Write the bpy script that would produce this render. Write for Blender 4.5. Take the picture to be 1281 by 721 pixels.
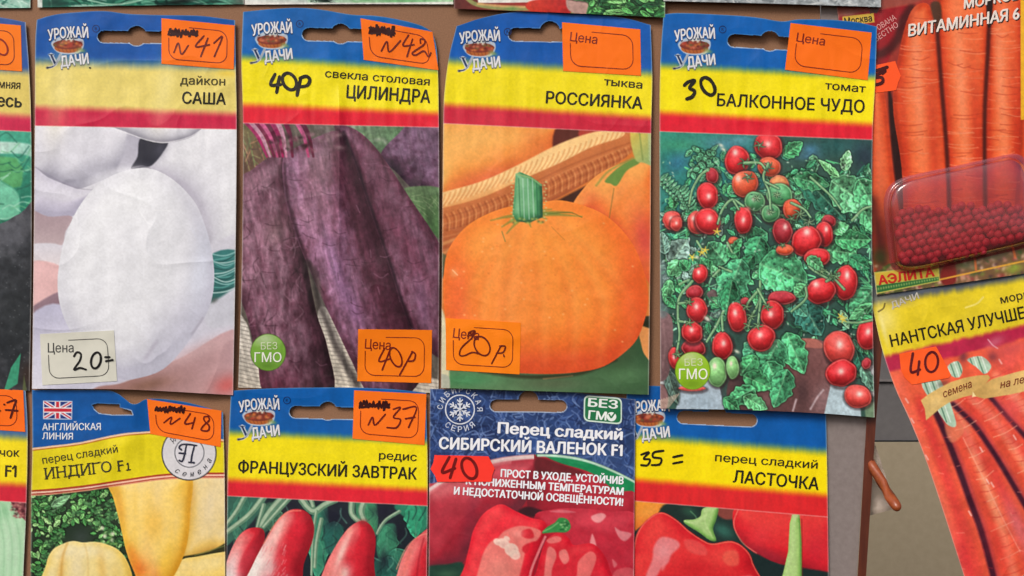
import bpy, math, random
import numpy as np
for _o in list(bpy.data.objects):
    bpy.data.objects.remove(_o)
C = bpy.context.scene.collection
SC = bpy.context.scene

# ------------------------------------------------------------------ camera, sky, sun, exposure
S = 0.0004                     # metres per unit of the board's own measuring grid
D = 0.80                       # camera distance from the board
CX, CY = 640.5, 360.5
cam_d = bpy.data.cameras.new("camera")
cam = bpy.data.objects.new("camera", cam_d)
C.objects.link(cam)
cam.location = (0, -D, 0)
cam.rotation_euler = (math.radians(90), 0, 0)
cam_d.sensor_width = 36
cam_d.lens = 36 * D / (1281 * S)
cam_d.clip_start = 0.01
cam_d.clip_end = 500
SC.camera = cam

SUN_EL, SUN_AZ = math.radians(40), math.radians(206)     # up, front and a little left
w = bpy.data.worlds.new("World")
SC.world = w
w.use_nodes = True
nt = w.node_tree
bg = nt.nodes["Background"]
sky = nt.nodes.new("ShaderNodeTexSky")
sky.sky_type = 'NISHITA'
sky.sun_disc = False
sky.sun_elevation = SUN_EL
sky.sun_rotation = SUN_AZ
sky.air_density = 0.6
sky.dust_density = 4.0
sky.ozone_density = 0.5
nt.links.new(sky.outputs[0], bg.inputs[0])
bg.inputs[1].default_value = 0.10
sun_d = bpy.data.lights.new("sun", 'SUN')
sun_d.energy = 1.5
sun_d.angle = math.radians(22)
sun_d.color = (1.0, 0.975, 0.94)
sun = bpy.data.objects.new("sun", sun_d)
C.objects.link(sun)
from mathutils import Vector
_sd = Vector((math.sin(SUN_AZ) * math.cos(SUN_EL), math.cos(SUN_AZ) * math.cos(SUN_EL), math.sin(SUN_EL)))
sun.rotation_euler = _sd.to_track_quat('Z', 'Y').to_euler()
SC.view_settings.view_transform = 'Standard'
SC.view_settings.look = 'None'
SC.view_settings.exposure = 0.2
SC.view_settings.gamma = 1.0

# ------------------------------------------------------------------ helpers
def lin(c):
    c = np.asarray(c, dtype=np.float64) / 255.0
    c = np.clip(c, 0, 1)
    return np.where(c <= 0.04045, c / 12.92, ((c + 0.055) / 1.055) ** 2.4)

GAIN = 1.0
def W(px, py, h):
    """grid position and height (mm) over the board -> world"""
    k = (D - np.asarray(h) * 0.001) / D
    return np.stack([(np.asarray(px) - CX) * S * k, -np.asarray(h) * 0.001 + 0 * np.asarray(px), (CY - np.asarray(py)) * S * k], -1)

_rng_cache = {}
def noise2(x, y, sc, seed=0, octv=3, sy=None):
    """value noise in 0..1"""
    x = np.asarray(x, np.float64); y = np.asarray(y, np.float64)
    sy = sy or sc
    out = np.zeros(np.broadcast(x, y).shape); amp = 1.0; tot = 0
    for o in range(octv):
        key = (seed, o)
        if key not in _rng_cache:
            _rng_cache[key] = np.random.RandomState(seed * 31 + o * 7 + 5).rand(256, 256)
        G = _rng_cache[key]
        xx = x / sc * 2 ** o + 57.3; yy = y / sy * 2 ** o + 91.7
        xi = np.floor(xx).astype(int); yi = np.floor(yy).astype(int)
        fx = xx - xi; fy = yy - yi
        fx = fx * fx * (3 - 2 * fx); fy = fy * fy * (3 - 2 * fy)
        a = G[xi % 256, yi % 256]; b = G[(xi + 1) % 256, yi % 256]
        c = G[xi % 256, (yi + 1) % 256]; d = G[(xi + 1) % 256, (yi + 1) % 256]
        out += amp * ((a * (1 - fx) + b * fx) * (1 - fy) + (c * (1 - fx) + d * fx) * fy)
        tot += amp; amp *= 0.5
    return out / tot

def spline(pts, closed=True, k=6):
    p = np.asarray(pts, np.float64); n = len(p); out = []
    rng = range(n) if closed else range(n - 1)
    for i in rng:
        if closed:
            a, b, c, d = p[(i - 1) % n], p[i], p[(i + 1) % n], p[(i + 2) % n]
        else:
            b, c = p[i], p[i + 1]; a = p[i - 1] if i > 0 else 2 * b - c; d = p[i + 2] if i + 2 < n else 2 * c - b
        for j in range(k):
            t = j / k
            out.append(0.5 * (2 * b + (c - a) * t + (2 * a - 5 * b + 4 * c - d) * t * t + (3 * b - a - 3 * c + d) * t ** 3))
    if not closed:
        out.append(p[-1])
    return np.array(out)

def sm(a, b, x):
    t = np.clip((x - a) / (b - a), 0, 1)
    return t * t * (3 - 2 * t)

def ell(cx, cy, rx, ry, rot=0, n=28):
    a = np.linspace(0, 2 * np.pi, n, endpoint=False); r = math.radians(rot)
    x = rx * np.cos(a); y = ry * np.sin(a)
    return np.stack([cx + x * math.cos(r) - y * math.sin(r), cy + x * math.sin(r) + y * math.cos(r)], 1)

def blur(a, n):
    for _ in range(2):
        for ax in (0, 1):
            k = int(n)
            if k < 1: continue
            pad = [(0, 0), (0, 0)]; pad[ax] = (k + 1, k)
            c = np.cumsum(np.pad(a, pad, mode='edge'), axis=ax)
            m = a.shape[ax]; w2 = 2 * k + 1
            a = (np.take(c, range(w2, w2 + m), ax) - np.take(c, range(0, m), ax)) / w2
    return a

class Canvas:
    """printing plate: the ink colours of a packet's front, painted shape by shape"""
    R = 1.6
    def __init__(s, x0, y0, x1, y1, col=(200, 200, 200)):
        s.x0, s.y0 = x0, y0
        s.w = int((x1 - x0) * s.R) + 2; s.h = int((y1 - y0) * s.R) + 2
        s.X, s.Y = np.meshgrid(x0 + np.arange(s.w) / s.R, y0 + np.arange(s.h) / s.R)
        s.C = np.zeros((s.h, s.w, 3)); s.C[:] = col
    def sl(s, bb, pad=3):
        i0 = max(0, int((bb[0] - pad - s.x0) * s.R)); i1 = min(s.w, int((bb[2] + pad - s.x0) * s.R) + 2)
        j0 = max(0, int((bb[1] - pad - s.y0) * s.R)); j1 = min(s.h, int((bb[3] + pad - s.y0) * s.R) + 2)
        return (slice(j0, max(j0, j1)), slice(i0, max(i0, i1)))
    def sdf(s, P, pad=3):
        P = np.asarray(P, np.float64)
        k = s.sl((P[:, 0].min(), P[:, 1].min(), P[:, 0].max(), P[:, 1].max()), pad)
        x = s.X[k]; y = s.Y[k]
        d2 = np.full(x.shape, 1e12); ins = np.zeros(x.shape, bool); n = len(P)
        for i in range(n):
            ax, ay = P[i]; bx, by = P[(i + 1) % n]
            ex, ey = bx - ax, by - ay; L = ex * ex + ey * ey
            if L < 1e-12: continue
            wx = x - ax; wy = y - ay
            t = np.clip((wx * ex + wy * ey) / L, 0, 1)
            d2 = np.minimum(d2, (wx - t * ex) ** 2 + (wy - t * ey) ** 2)
            if ay != by:
                ins ^= ((ay > y) != (by > y)) & (x < ex * (y - ay) / (by - ay) + ax)
        d = np.sqrt(d2)
        return k, np.where(ins, d, -d)
    def put(s, k, m, col):
        m = np.asarray(m)[..., None]
        s.C[k] = s.C[k] * (1 - m) + np.asarray(col) * m
    def poly(s, pts, col, f=0.8, a=1.0, smooth=True, clip=None):
        P = spline(pts, True, 5) if smooth else np.asarray(pts, float)
        k, d = s.sdf(P, f + 3)
        m = sm(-f, f, d) * a
        if clip is not None: m = m * clip[k]
        s.put(k, m, col)
        full = np.zeros((s.h, s.w)); full[k] = m
        return full
    def grad(s, pts, c0, c1, p0, p1, f=0.8, a=1.0, smooth=True, clip=None):
        P = spline(pts, True, 5) if smooth else np.asarray(pts, float)
        k, d = s.sdf(P, f + 3)
        m = sm(-f, f, d) * a
        if clip is not None: m = m * clip[k]
        v = np.subtract(p1, p0); t = np.clip(((s.X[k] - p0[0]) * v[0] + (s.Y[k] - p0[1]) * v[1]) / (v @ v), 0, 1)[..., None]
        s.put(k, m, np.asarray(c0) * (1 - t) + np.asarray(c1) * t)
        full = np.zeros((s.h, s.w)); full[k] = m
        return full
    def body(s, pts, dark, base, light, L=(-0.5, -0.6, 0.65), r=20, f=0.8, tex=0.08, ts=8, tsy=None, seed=1, smooth=True, a=1.0, rim=None, rot=0):
        P = spline(pts, True, 5) if smooth else np.asarray(pts, float)
        k, d = s.sdf(P, f + 3)
        if d.size == 0: return np.zeros((s.h, s.w))
        m = sm(-f, f, d) * a
        t = np.clip(d / r, 0, 1)
        h = np.sqrt(np.clip(1 - (1 - t) ** 2, 0, 1)) * r
        h = blur(h, max(1, r * 0.12 * s.R))
        gy, gx = np.gradient(h, 1 / s.R)
        nz = 1 / np.sqrt(1 + gx * gx + gy * gy)
        L = np.asarray(L) / np.linalg.norm(L)
        lam = (-gx * L[0] - gy * L[1] + L[2]) * nz
        cr, sr = math.cos(math.radians(rot)), math.sin(math.radians(rot))
        xr = s.X[k] * cr + s.Y[k] * sr; yr = -s.X[k] * sr + s.Y[k] * cr
        lam = lam + (noise2(xr, yr, ts, seed, 3, tsy) - 0.5) * tex * 4
        lam = lam[..., None]
        lo = np.clip(lam / 0.6, 0, 1); hi = np.clip((lam - 0.6) / 0.4, 0, 1)
        col = np.where(lam < 0.6, np.asarray(dark) * (1 - lo) + np.asarray(base) * lo, np.asarray(base) * (1 - hi) + np.asarray(light) * hi)
        if rim is not None:
            rm = (sm(0, 1.0, d) * (1 - sm(1.2, 2.6, d)) * 0.55)[..., None]
            col = col * (1 - rm) + np.asarray(rim) * rm
        s.put(k, m, col)
        full = np.zeros((s.h, s.w)); full[k] = m
        return full
    def soft(s, x, y, rx, ry, col, a=0.5, rot=0, clip=None, p=1.0):
        R = max(rx, ry) * 2.4
        k = s.sl((x - R, y - R, x + R, y + R), 0)
        cr, sr = math.cos(math.radians(rot)), math.sin(math.radians(rot))
        dx = s.X[k] - x; dy = s.Y[k] - y
        u = (dx * cr + dy * sr) / rx; v = (-dx * sr + dy * cr) / ry
        m = np.exp(-((u * u + v * v) ** p)) * a
        if clip is not None: m = m * clip[k]
        s.put(k, m, col)
    def stroke(s, pts, w0, col, a=1.0, f=0.7, w1=None, smooth=True, clip=None):
        P = spline(pts, False, 6) if smooth and len(pts) > 2 else np.asarray(pts, float)
        w1 = w0 if w1 is None else w1
        mx = max(w0, w1)
        k = s.sl((P[:, 0].min() - mx, P[:, 1].min() - mx, P[:, 0].max() + mx, P[:, 1].max() + mx), 3)
        x = s.X[k]; y = s.Y[k]; best = np.full(x.shape, -1e9); n = len(P) - 1
        for i in range(n):
            ax, ay = P[i]; bx, by = P[i + 1]; ex, ey = bx - ax, by - ay; L = ex * ex + ey * ey + 1e-12
            t = np.clip(((x - ax) * ex + (y - ay) * ey) / L, 0, 1)
            dd = np.hypot(x - ax - t * ex, y - ay - t * ey)
            best = np.maximum(best, (w0 + (w1 - w0) * (i + t) / n) * 0.5 - dd)
        m = sm(-f, f, best) * a
        if clip is not None: m = m * clip[k]
        s.put(k, m, col)
    def leaf(s, p0, p1, wd, col, seed=0, serr=0.10, a=1.0):
        p0 = np.asarray(p0, float); p1 = np.asarray(p1, float); ax = p1 - p0; Ln = np.hypot(*ax); e = ax / Ln; nrm = np.array([-e[1], e[0]])
        rs = np.random.RandomState(seed)
        T = np.linspace(0, 1, 22); ph = rs.rand() * 6
        wv = wd * np.sin(np.pi * T ** 0.8) ** 0.75 * (1 + serr * np.sin(T * 30 + ph) + serr * 0.6 * np.sin(T * 17 + ph))
        up = p0 + np.outer(T * Ln, e) + nrm * wv[:, None]
        dn = p0 + np.outer(T * Ln, e) - nrm * (wv * (0.85 + 0.3 * rs.rand()))[:, None]
        P = np.vstack([up, dn[::-1][1:-1]])
        k, d = s.sdf(P, 4)
        if d.size == 0: return
        x = s.X[k] - p0[0]; y = s.Y[k] - p0[1]
        t = (x * e[0] + y * e[1]) / Ln; q = (x * nrm[0] + y * nrm[1]) / max(wd, 1)
        nz = noise2(s.X[k], s.Y[k], 5, seed % 17, 2)
        kf = 3.5 + 2.5 * rs.rand(); fr = (t * kf - np.abs(q) ** 1.4 * (0.9 + 0.6 * rs.rand()) + nz * 1.3 + 0.3 * (q > 0)) % 1.0
        quilt = np.sin(fr * np.pi)
        sh = 0.60 + 0.50 * quilt * (0.75 + 0.25 * np.sign(q)) + (nz - 0.5) * 0.55 - 0.14 * (q < 0) + 0.12 * np.cos(t * 5 + seed)
        sh = sh + (noise2(s.X[k], s.Y[k], 2.2, seed % 13 + 3, 2) - 0.5) * 0.35
        c = np.asarray(col) * 1.22 * sh[..., None]
        vein = np.maximum(np.exp(-(q / 0.07) ** 2), 0.55 * np.exp(-((fr - 0.02) / 0.07) ** 2))[..., None] * 0.45
        c = c * (1 - vein) + (np.asarray(col) * 0.5 + np.array([110, 135, 105])) * vein
        rim = ((1 - sm(0.3, 1.8, d)) * 0.5)[..., None]
        c = c * (1 - rim) + (np.asarray(col) * 1.35 + 22) * rim
        # dark gap under the leaf
        s.put(k, sm(-3.0, 0.5, d) * 0.5 * a, np.asarray(col) * 0.22)
        s.put(k, sm(-0.6, 0.6, d) * a, np.clip(c, 0, 255))
    def mul(s, amp, sc, seed=3, octv=3, sy=None, clip=None, rot=0):
        cr, sr = math.cos(math.radians(rot)), math.sin(math.radians(rot))
        n = 1 + (noise2(s.X * cr + s.Y * sr, -s.X * sr + s.Y * cr, sc, seed, octv, sy) - 0.5) * 2 * amp
        if clip is not None: n = 1 + (n - 1) * clip
        s.C *= n[..., None]
    def sample(s, x, y):
        u = np.clip((x - s.x0) * s.R, 0, s.w - 1.001); v = np.clip((y - s.y0) * s.R, 0, s.h - 1.001)
        i = u.astype(int); j = v.astype(int); fu = (u - i)[:, None]; fv = (v - j)[:, None]
        A = s.C
        return (A[j, i] * (1 - fu) + A[j, i + 1] * fu) * (1 - fv) + (A[j + 1, i] * (1 - fu) + A[j + 1, i + 1] * fu) * fv

# ------------------------------------------------------------------ materials
MATS = {}
def _bump(nt_, bs, scale, strength, dist=0.0004, detail=3):
    tc = nt_.nodes.new("ShaderNodeTexCoord"); nz = nt_.nodes.new("ShaderNodeTexNoise"); bp = nt_.nodes.new("ShaderNodeBump")
    nz.inputs["Scale"].default_value = scale; nz.inputs["Detail"].default_value = detail
    bp.inputs["Strength"].default_value = strength; bp.inputs["Distance"].default_value = dist
    nt_.links.new(tc.outputs["Object"], nz.inputs["Vector"]); nt_.links.new(nz.outputs["Fac"], bp.inputs["Height"])
    nt_.links.new(bp.outputs["Normal"], bs.inputs["Normal"])
    return nz, tc

def print_mat(name="printed_paper", rough=0.40, spec=0.2):
    m = bpy.data.materials.new(name); m.use_nodes = True; n = m.node_tree; b = n.nodes["Principled BSDF"]
    at = n.nodes.new("ShaderNodeVertexColor"); at.layer_name = "ink"
    n.links.new(at.outputs["Color"], b.inputs["Base Color"])
    b.inputs["Roughness"].default_value = rough; b.inputs["Specular IOR Level"].default_value = spec
    _bump(n, b, 90, 0.22, 0.0006, 3)
    return m

def ink(col, rough=0.5, spec=0.3, var=0.06, key=None):
    k = (tuple(col), rough, spec, var)
    if k in MATS: return MATS[k]
    m = bpy.data.materials.new(key or "ink"); m.use_nodes = True; n = m.node_tree; b = n.nodes["Principled BSDF"]
    tc = n.nodes.new("ShaderNodeTexCoord"); nz = n.nodes.new("ShaderNodeTexNoise"); mx = n.nodes.new("ShaderNodeMix"); mx.data_type = 'RGBA'
    nz.inputs["Scale"].default_value = 260; nz.inputs["Detail"].default_value = 4
    c = lin(col)
    mx.inputs["A"].default_value = (*np.clip(c * (1 - var * 2), 0, 1), 1); mx.inputs["B"].default_value = (*np.clip(c * (1 + var * 2), 0, 1), 1)
    n.links.new(tc.outputs["Object"], nz.inputs["Vector"]); n.links.new(nz.outputs["Fac"], mx.inputs["Factor"])
    n.links.new(mx.outputs["Result"], b.inputs["Base Color"])
    b.inputs["Roughness"].default_value = rough; b.inputs["Specular IOR Level"].default_value = spec
    MATS[k] = m
    return m
PRINT = print_mat()
PAPER = ink((226, 222, 214), 0.7, 0.2, 0.04, "paper_edge")

# ------------------------------------------------------------------ objects
def empty(name, loc, label, cat, group=None):
    o = bpy.data.objects.new(name, None); C.objects.link(o); o.location = [float(v) for v in loc]; o.empty_display_size = 0.02
    o["label"] = label; o["category"] = cat
    if group: o["group"] = group
    return o

def mesh_obj(name, V, F, mat, parent=None, smooth=True, colors=None):
    V = np.asarray(V, np.float64)
    off = Vector((0, 0, 0))
    p = parent
    while p is not None:
        off = off + p.location; p = p.parent
    me = bpy.data.meshes.new(name)
    if isinstance(F, np.ndarray):
        n, k = F.shape
        me.vertices.add(len(V)); me.vertices.foreach_set("co", (V - np.array(off)).astype(np.float32).ravel())
        me.loops.add(n * k); me.loops.foreach_set("vertex_index", F.astype(np.int32).ravel())
        me.polygons.add(n); me.polygons.foreach_set("loop_start", np.arange(0, n * k, k, dtype=np.int32))
        me.update(calc_edges=True); me.validate()
    else:
        me.from_pydata((V - np.array(off)).tolist(), [], [list(f) for f in F]); me.update()
    me.polygons.foreach_set("use_smooth", np.full(len(me.polygons), smooth))
    if colors is not None:
        a = me.color_attributes.new("ink", 'FLOAT_COLOR', 'POINT')
        a.data.foreach_set("color", np.concatenate([colors, np.ones((len(colors), 1))], 1).astype(np.float32).ravel())
    me.materials.append(mat)
    o = bpy.data.objects.new(name, me); C.objects.link(o)
    if parent is not None: o.parent = parent
    return o

def arc_param(pts, n):
    P = spline(pts, False, 8) if len(pts) > 2 else np.asarray(pts, float)
    s_ = np.concatenate([[0], np.cumsum(np.hypot(*np.diff(P, axis=0).T))]); t = np.linspace(0, s_[-1], n)
    return np.stack([np.interp(t, s_, P[:, 0]), np.interp(t, s_, P[:, 1])], 1)

def in_poly(P, x, y):
    ins = np.zeros(x.shape, bool)
    for i in range(len(P)):
        ax, ay = P[i]; bx, by = P[(i + 1) % len(P)]
        if ay != by: ins ^= ((ay > y) != (by > y)) & (x < (bx - ax) * (y - ay) / (by - ay) + ax)
    return ins

STEP = 0.8
class Packet:
    def __init__(s, label, top, right, bottom, left, cv, split, H, hole=None, group="seed packets on the display board", rim=True, name="seed_packet", sharp=0.7):
        """edges as point lists: top L->R, right T->B, bottom L->R, left T->B; split(x)->y of header's lower edge"""
        T = np.asarray(top, float); B = np.asarray(bottom, float)
        nu = int(max(np.hypot(*(T[-1] - T[0])), np.hypot(*(B[-1] - B[0]))) / STEP) + 2
        nv = int(max(abs(B[0][1] - T[0][1]), abs(B[-1][1] - T[-1][1])) / STEP) + 2
        nu += (-nu + 1) % 4; nv += (-nv + 1) % 4
        t, b, l, r = arc_param(top, nu), arc_param(bottom, nu), arc_param(left, nv), arc_param(right, nv)
        u = np.linspace(0, 1, nu)[None, :, None]; v = np.linspace(0, 1, nv)[:, None, None]
        P = (1 - v) * t[None] + v * b[None] + (1 - u) * l[:, None] + u * r[:, None] - ((1 - u) * (1 - v) * t[0] + u * (1 - v) * t[-1] + (1 - u) * v * b[0] + u * v * b[-1])
        s.nu, s.nv = nu, nv
        x, y = P[..., 0], P[..., 1]
        s.bb = (x.min(), y.min(), x.max(), y.max())
        s._H = H
        U = np.broadcast_to(u[..., 0], x.shape); Vv = np.broadcast_to(v[..., 0], x.shape)
        s.base_uv = (t, b, l, r)
        bl = np.stack([blur(cv.C[..., i], 1) for i in range(3)], -1)
        cv.C = np.clip(cv.C + (cv.C - bl) * sharp, 0, 255)
        h = s.H(x, y)
        cx = (s.bb[0] + s.bb[2]) / 2
        s.root = empty(name, W(cx, s.bb[3], 0.2), label, "seed packet", group)
        V = W(x.ravel(), y.ravel(), h.ravel())
        col = cv.sample(x.ravel(), y.ravel())
        if rim:
            du = np.minimum(U, 1 - U).ravel() * (nu * STEP); 
            k = (np.exp(-(du / 1.1) ** 2) * 0.75 * (0.4 + 0.6 * noise2(x.ravel(), y.ravel(), 30, 8, 2)))[:, None]
            dv = (Vv.ravel() * nv * STEP); k2 = (np.exp(-(dv / 0.9) ** 2) * 0.5 * (0.2 + 0.8 * noise2(x.ravel(), y.ravel(), 20, 9, 2)))[:, None]
            k = np.maximum(k, k2)
            col = col * (1 - k) + np.array([214, 208, 200]) * k
        fine = 1 + (noise2(x.ravel(), y.ravel(), 2.2, 4, 2) - 0.5) * 0.07
        colL = lin(np.clip(col * fine[:, None], 2, 252)) * GAIN
        idx = np.arange(nu * nv).reshape(nv, nu)
        Q = np.stack([idx[:-1, :-1], idx[1:, :-1], idx[1:, 1:], idx[:-1, 1:]], -1).reshape(-1, 4)
        fx = x.ravel()[Q].mean(1); fy = y.ravel()[Q].mean(1)
        keep = np.ones(len(Q), bool)
        if hole is not None:
            for hp in hole: keep &= ~in_poly(np.asarray(hp), fx, fy)
        hd = fy < split(fx)
        for nm, sel in (("header", keep & hd), ("printed_picture", keep & ~hd)):
            q = Q[sel]
            if len(q) == 0: continue
            un, inv = np.unique(q, return_inverse=True)
            mesh_obj(nm, V[un], inv.reshape(-1, 4), PRINT, s.root, True, colL[un])
        # back sheet and cut edges, white paper
        st = 4
        xs, ys = x[::st, ::st], y[::st, ::st]
        thick = 0.22 + 0.9 * sm(0.15, 0.5, Vv) * np.sin(np.pi * np.clip(U, 0, 1)) * (1 - sm(0.8, 1.0, Vv))
        hb = np.maximum(h - thick, 0.15)
        VB = W(xs.ravel(), ys.ravel(), hb[::st, ::st].ravel())
        nb = np.arange(VB.shape[0]).reshape(xs.shape)
        QB = np.stack([nb[:-1, :-1], nb[:-1, 1:], nb[1:, 1:], nb[1:, :-1]], -1).reshape(-1, 4)
        if hole is not None:
            kx = xs.ravel()[QB]; ky = ys.ravel()[QB]; kb = np.ones(len(QB), bool)
            for hp in hole:
                for j in range(4): kb &= ~in_poly(np.asarray(hp), kx[:, j], ky[:, j])
            QB = QB[kb]
        ring = np.concatenate([idx[0, :-1], idx[:-1, -1], idx[-1, :0:-1], idx[:0:-1, 0]])
        VF = V[ring]; VK = W(x.ravel()[ring], y.ravel()[ring], hb.ravel()[ring])
        n0 = len(VB); m = len(ring); a = np.arange(m); b2 = (a + 1) % m
        QS = np.stack([n0 + a, n0 + b2, n0 + m + b2, n0 + m + a], -1)
        mesh_obj("back_sheet", np.concatenate([VB, VF, VK]), np.concatenate([QB, QS]), PAPER, s.root, False)
    def H(s, x, y):
        x = np.asarray(x, float); y = np.asarray(y, float)
        u = np.clip((x - s.bb[0]) / (s.bb[2] - s.bb[0]), 0, 1); v = np.clip((y - s.bb[1]) / (s.bb[3] - s.bb[1]), 0, 1)
        return s._H(x, y, u, v)

def make_H(top, bot, bulge=1.2, wr=0.5, seed=1, extra=None, streak=0.15, seam=0.3):
    def H(x, y, u, v):
        h = top + (bot - top) * sm(0, 0.6, v)
        h = h + bulge * np.sin(np.pi * u) ** 0.8 * sm(seam - 0.05, seam + 0.3, v) * (1 - 0.7 * sm(0.82, 1.0, v))
        n = noise2(x, y, 60, seed + 20, 3); r = 1 - np.abs(2 * noise2(x, y, 85, seed + 40, 2) - 1)
        r2 = 1 - np.abs(2 * noise2(x * 0.8 + y * 0.5, y * 0.9 - x * 0.4, 34, seed + 50, 2) - 1)
        h = h + wr * (n - 0.5) * 1.1 + wr * 0.30 * (noise2(x + 0.4 * y, y - 0.3 * x, 24, seed + 70, 2) - 0.5) + wr * 0.22 * (noise2(x, y, 16, seed + 80, 2, 70) - 0.5) + wr * 0.22 * r ** 8 + wr * 0.16 * r2 ** 6 * sm(0.45, 0.7, noise2(x, y, 70, seed + 55, 2))
        h = h + streak * (noise2(x, y, 11, seed + 60, 2, 110) - 0.5) * 2 * np.exp(-((v - seam * 0.85) / 0.16) ** 2)
        if extra is not None: h = h + extra(x, y, u, v)
        return np.maximum(h, 0.35)
    return H

# ---- lettering
_tc = {}
def glyphs(txt, bold=0.0, italic=0.0, space=1.0):
    k = (txt, bold, italic, space)
    if k in _tc: return _tc[k]
    cu = bpy.data.curves.new("lettering", 'FONT'); cu.body = txt; cu.size = 1.0; cu.offset = bold; cu.shear = italic; cu.space_character = space
    cu.resolution_u = 4; cu.fill_mode = 'NONE'
    o = bpy.data.objects.new("lettering", cu); C.objects.link(o)
    dg = bpy.context.evaluated_depsgraph_get(); dg.update()
    me = bpy.data.meshes.new_from_object(o.evaluated_get(dg))
    P0 = np.array([v.co[:2] for v in me.vertices]) if len(me.vertices) else np.zeros((0, 2))
    nxt = {}
    for e in me.edges:
        for a, b in (tuple(e.vertices), tuple(e.vertices)[::-1]): nxt.setdefault(a, []).append(b)
    seen = set(); loops = []
    for v0 in range(len(P0)):
        if v0 in seen or v0 not in nxt: continue
        lp = [v0]; seen.add(v0); cur = v0
        while True:
            c = [q for q in nxt[cur] if q not in seen]
            if not c: break
            cur = min(c) if cur == v0 else c[0]
            lp.append(cur); seen.add(cur)
        loops.append(lp)
    if len(P0):
        from mathutils.geometry import delaunay_2d_cdt
        ed = [(lp[i], lp[(i + 1) % len(lp)]) for lp in loops for i in range(len(lp))]
        gx, gy = np.meshgrid(np.arange(P0[:, 0].min() + 0.06, P0[:, 0].max(), 0.16), np.arange(P0[:, 1].min() + 0.09, P0[:, 1].max(), 0.17))
        gp = [Vector(p) for p in zip(gx.ravel().tolist(), gy.ravel().tolist())]
        vv, _, ff, *_r = delaunay_2d_cdt([Vector(p) for p in P0] + gp, ed, [], 0, 1e-6)
        V = np.array([p[:] for p in vv]); F = [tuple(f) for f in ff]
        cen = np.array([V[list(f)].mean(0) for f in F]); wn = np.zeros(len(F))
        for a, b in ed:
            ax, ay = P0[a]; bx, by = P0[b]
            if ay == by: continue
            hit = ((ay > cen[:, 1]) != (by > cen[:, 1])) & (cen[:, 0] < (bx - ax) * (cen[:, 1] - ay) / (by - ay) + ax)
            wn += np.where(hit, 1 if by > ay else -1, 0)
        F = [f for f, q in zip(F, wn) if abs(q) > 0.5]
        used = sorted({i for f in F for i in f}); rm = {u: i for i, u in enumerate(used)}; V = V[used]; F = [tuple(rm[i] for i in f) for f in F]
    else: V, F = P0, []
    bpy.data.objects.remove(o); bpy.data.curves.remove(cu); bpy.data.meshes.remove(me)
    _tc[k] = (V, F)
    return V, F

CAPH = 0.727
def text(pk, parent, name, txt, p0, p1, cap, col, bold=0.02, italic=0.0, arch=0.0, off=0.19, cap2=None, space=1.0, rough=0.5, grow=0.0):
    """lettering printed on a packet: baseline p0->p1, cap height in grid units"""
    V0, F0 = glyphs(txt, 0.0, italic, space)
    if len(V0) == 0: return None
    x0, x1 = V0[:, 0].min(), V0[:, 0].max()
    b = bold + grow
    sh = [(0, 0)] if b <= 0 else ([(-b, 0), (b, 0), (0, b * 0.55), (0, -b * 0.55)] + ([(-b * .8, b * .8), (b * .8, b * .8), (-b * .8, -b * .8), (b * .8, -b * .8), (0, b), (0, -b)] if grow else []))
    V = np.concatenate([V0 + np.array(q) for q in sh]); nb = len(V0)
    F = [tuple(i + nb * j for i in f) for j in range(len(sh)) for f in F0]
    lift = np.repeat(np.arange(len(sh)) * 0.006, nb)
    p0 = np.asarray(p0, float); p1 = np.asarray(p1, float)
    t = (V[:, 0] - x0) / (x1 - x0); e = (p1 - p0); L = np.hypot(*e); n = np.array([e[1], -e[0]]) / L
    ch = cap + ((cap2 if cap2 is not None else cap) - cap) * t
    vv = V[:, 1] / CAPH * ch + arch * 4 * t * (1 - t)
    P = p0 + np.outer(t, e) + np.outer(vv, n)
    return mesh_obj(name, W(P[:, 0], P[:, 1], pk.H(P[:, 0], P[:, 1]) + off + lift), F, ink(col, rough), parent, False)

def ribbon(pk, parent, name, strokes, wd, col, off=0.3, rough=0.35, label=None, smooth=True):
    """pen strokes as one mesh"""
    V = []; F = []; lift = 0
    for st in strokes:
        ww = wd
        P = spline(st, False, 6) if (smooth and len(st) > 2) else np.asarray(st, float)
        seg = np.hypot(*np.diff(P, axis=0).T); s_ = np.concatenate([[0], np.cumsum(seg)])
        n = max(3, int(s_[-1] / 1.0) + 2); t = np.linspace(0, s_[-1], n)
        Q = np.stack([np.interp(t, s_, P[:, 0]), np.interp(t, s_, P[:, 1])], 1)
        d = np.gradient(Q, axis=0); d /= np.maximum(np.hypot(d[:, 0], d[:, 1])[:, None], 1e-9)
        nr = np.stack([-d[:, 1], d[:, 0]], 1)
        q0 = Q[0] - d[0] * ww * 0.42; q1 = Q[-1] + d[-1] * ww * 0.42
        Q = np.vstack([q0, Q, q1]); nr = np.vstack([nr[0], nr, nr[-1]])
        wv = ww * (0.85 + 0.3 * noise2(Q[:, 0] * 1.0, Q[:, 1] * 1.0, 6, 3, 2)) * 0.5
        wv[0] *= 0.45; wv[-1] *= 0.45
        A = Q + nr * wv[:, None]; B = Q - nr * wv[:, None]
        b = len(V); m = len(Q)
        hh = pk.H(Q[:, 0], Q[:, 1]) + off + lift + np.arange(m) * 0.0006
        lift += 0.02
        V += list(W(A[:, 0], A[:, 1], hh)) + list(W(B[:, 0], B[:, 1], hh))
        F += [(b + i, b + i + 1, b + m + i + 1, b + m + i) for i in range(m - 1)]
    return mesh_obj(name, np.array(V), F, ink(col, rough), parent, False)

def oval(cx, cy, rx, ry, slant=0.0, n=12, a0=-1.9, sweep=6.6):
    a = a0 - np.linspace(0, sweep, n)
    x = rx * np.cos(a); y = ry * np.sin(a)
    return np.stack([cx + x - y * slant, cy + y], 1)

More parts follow.
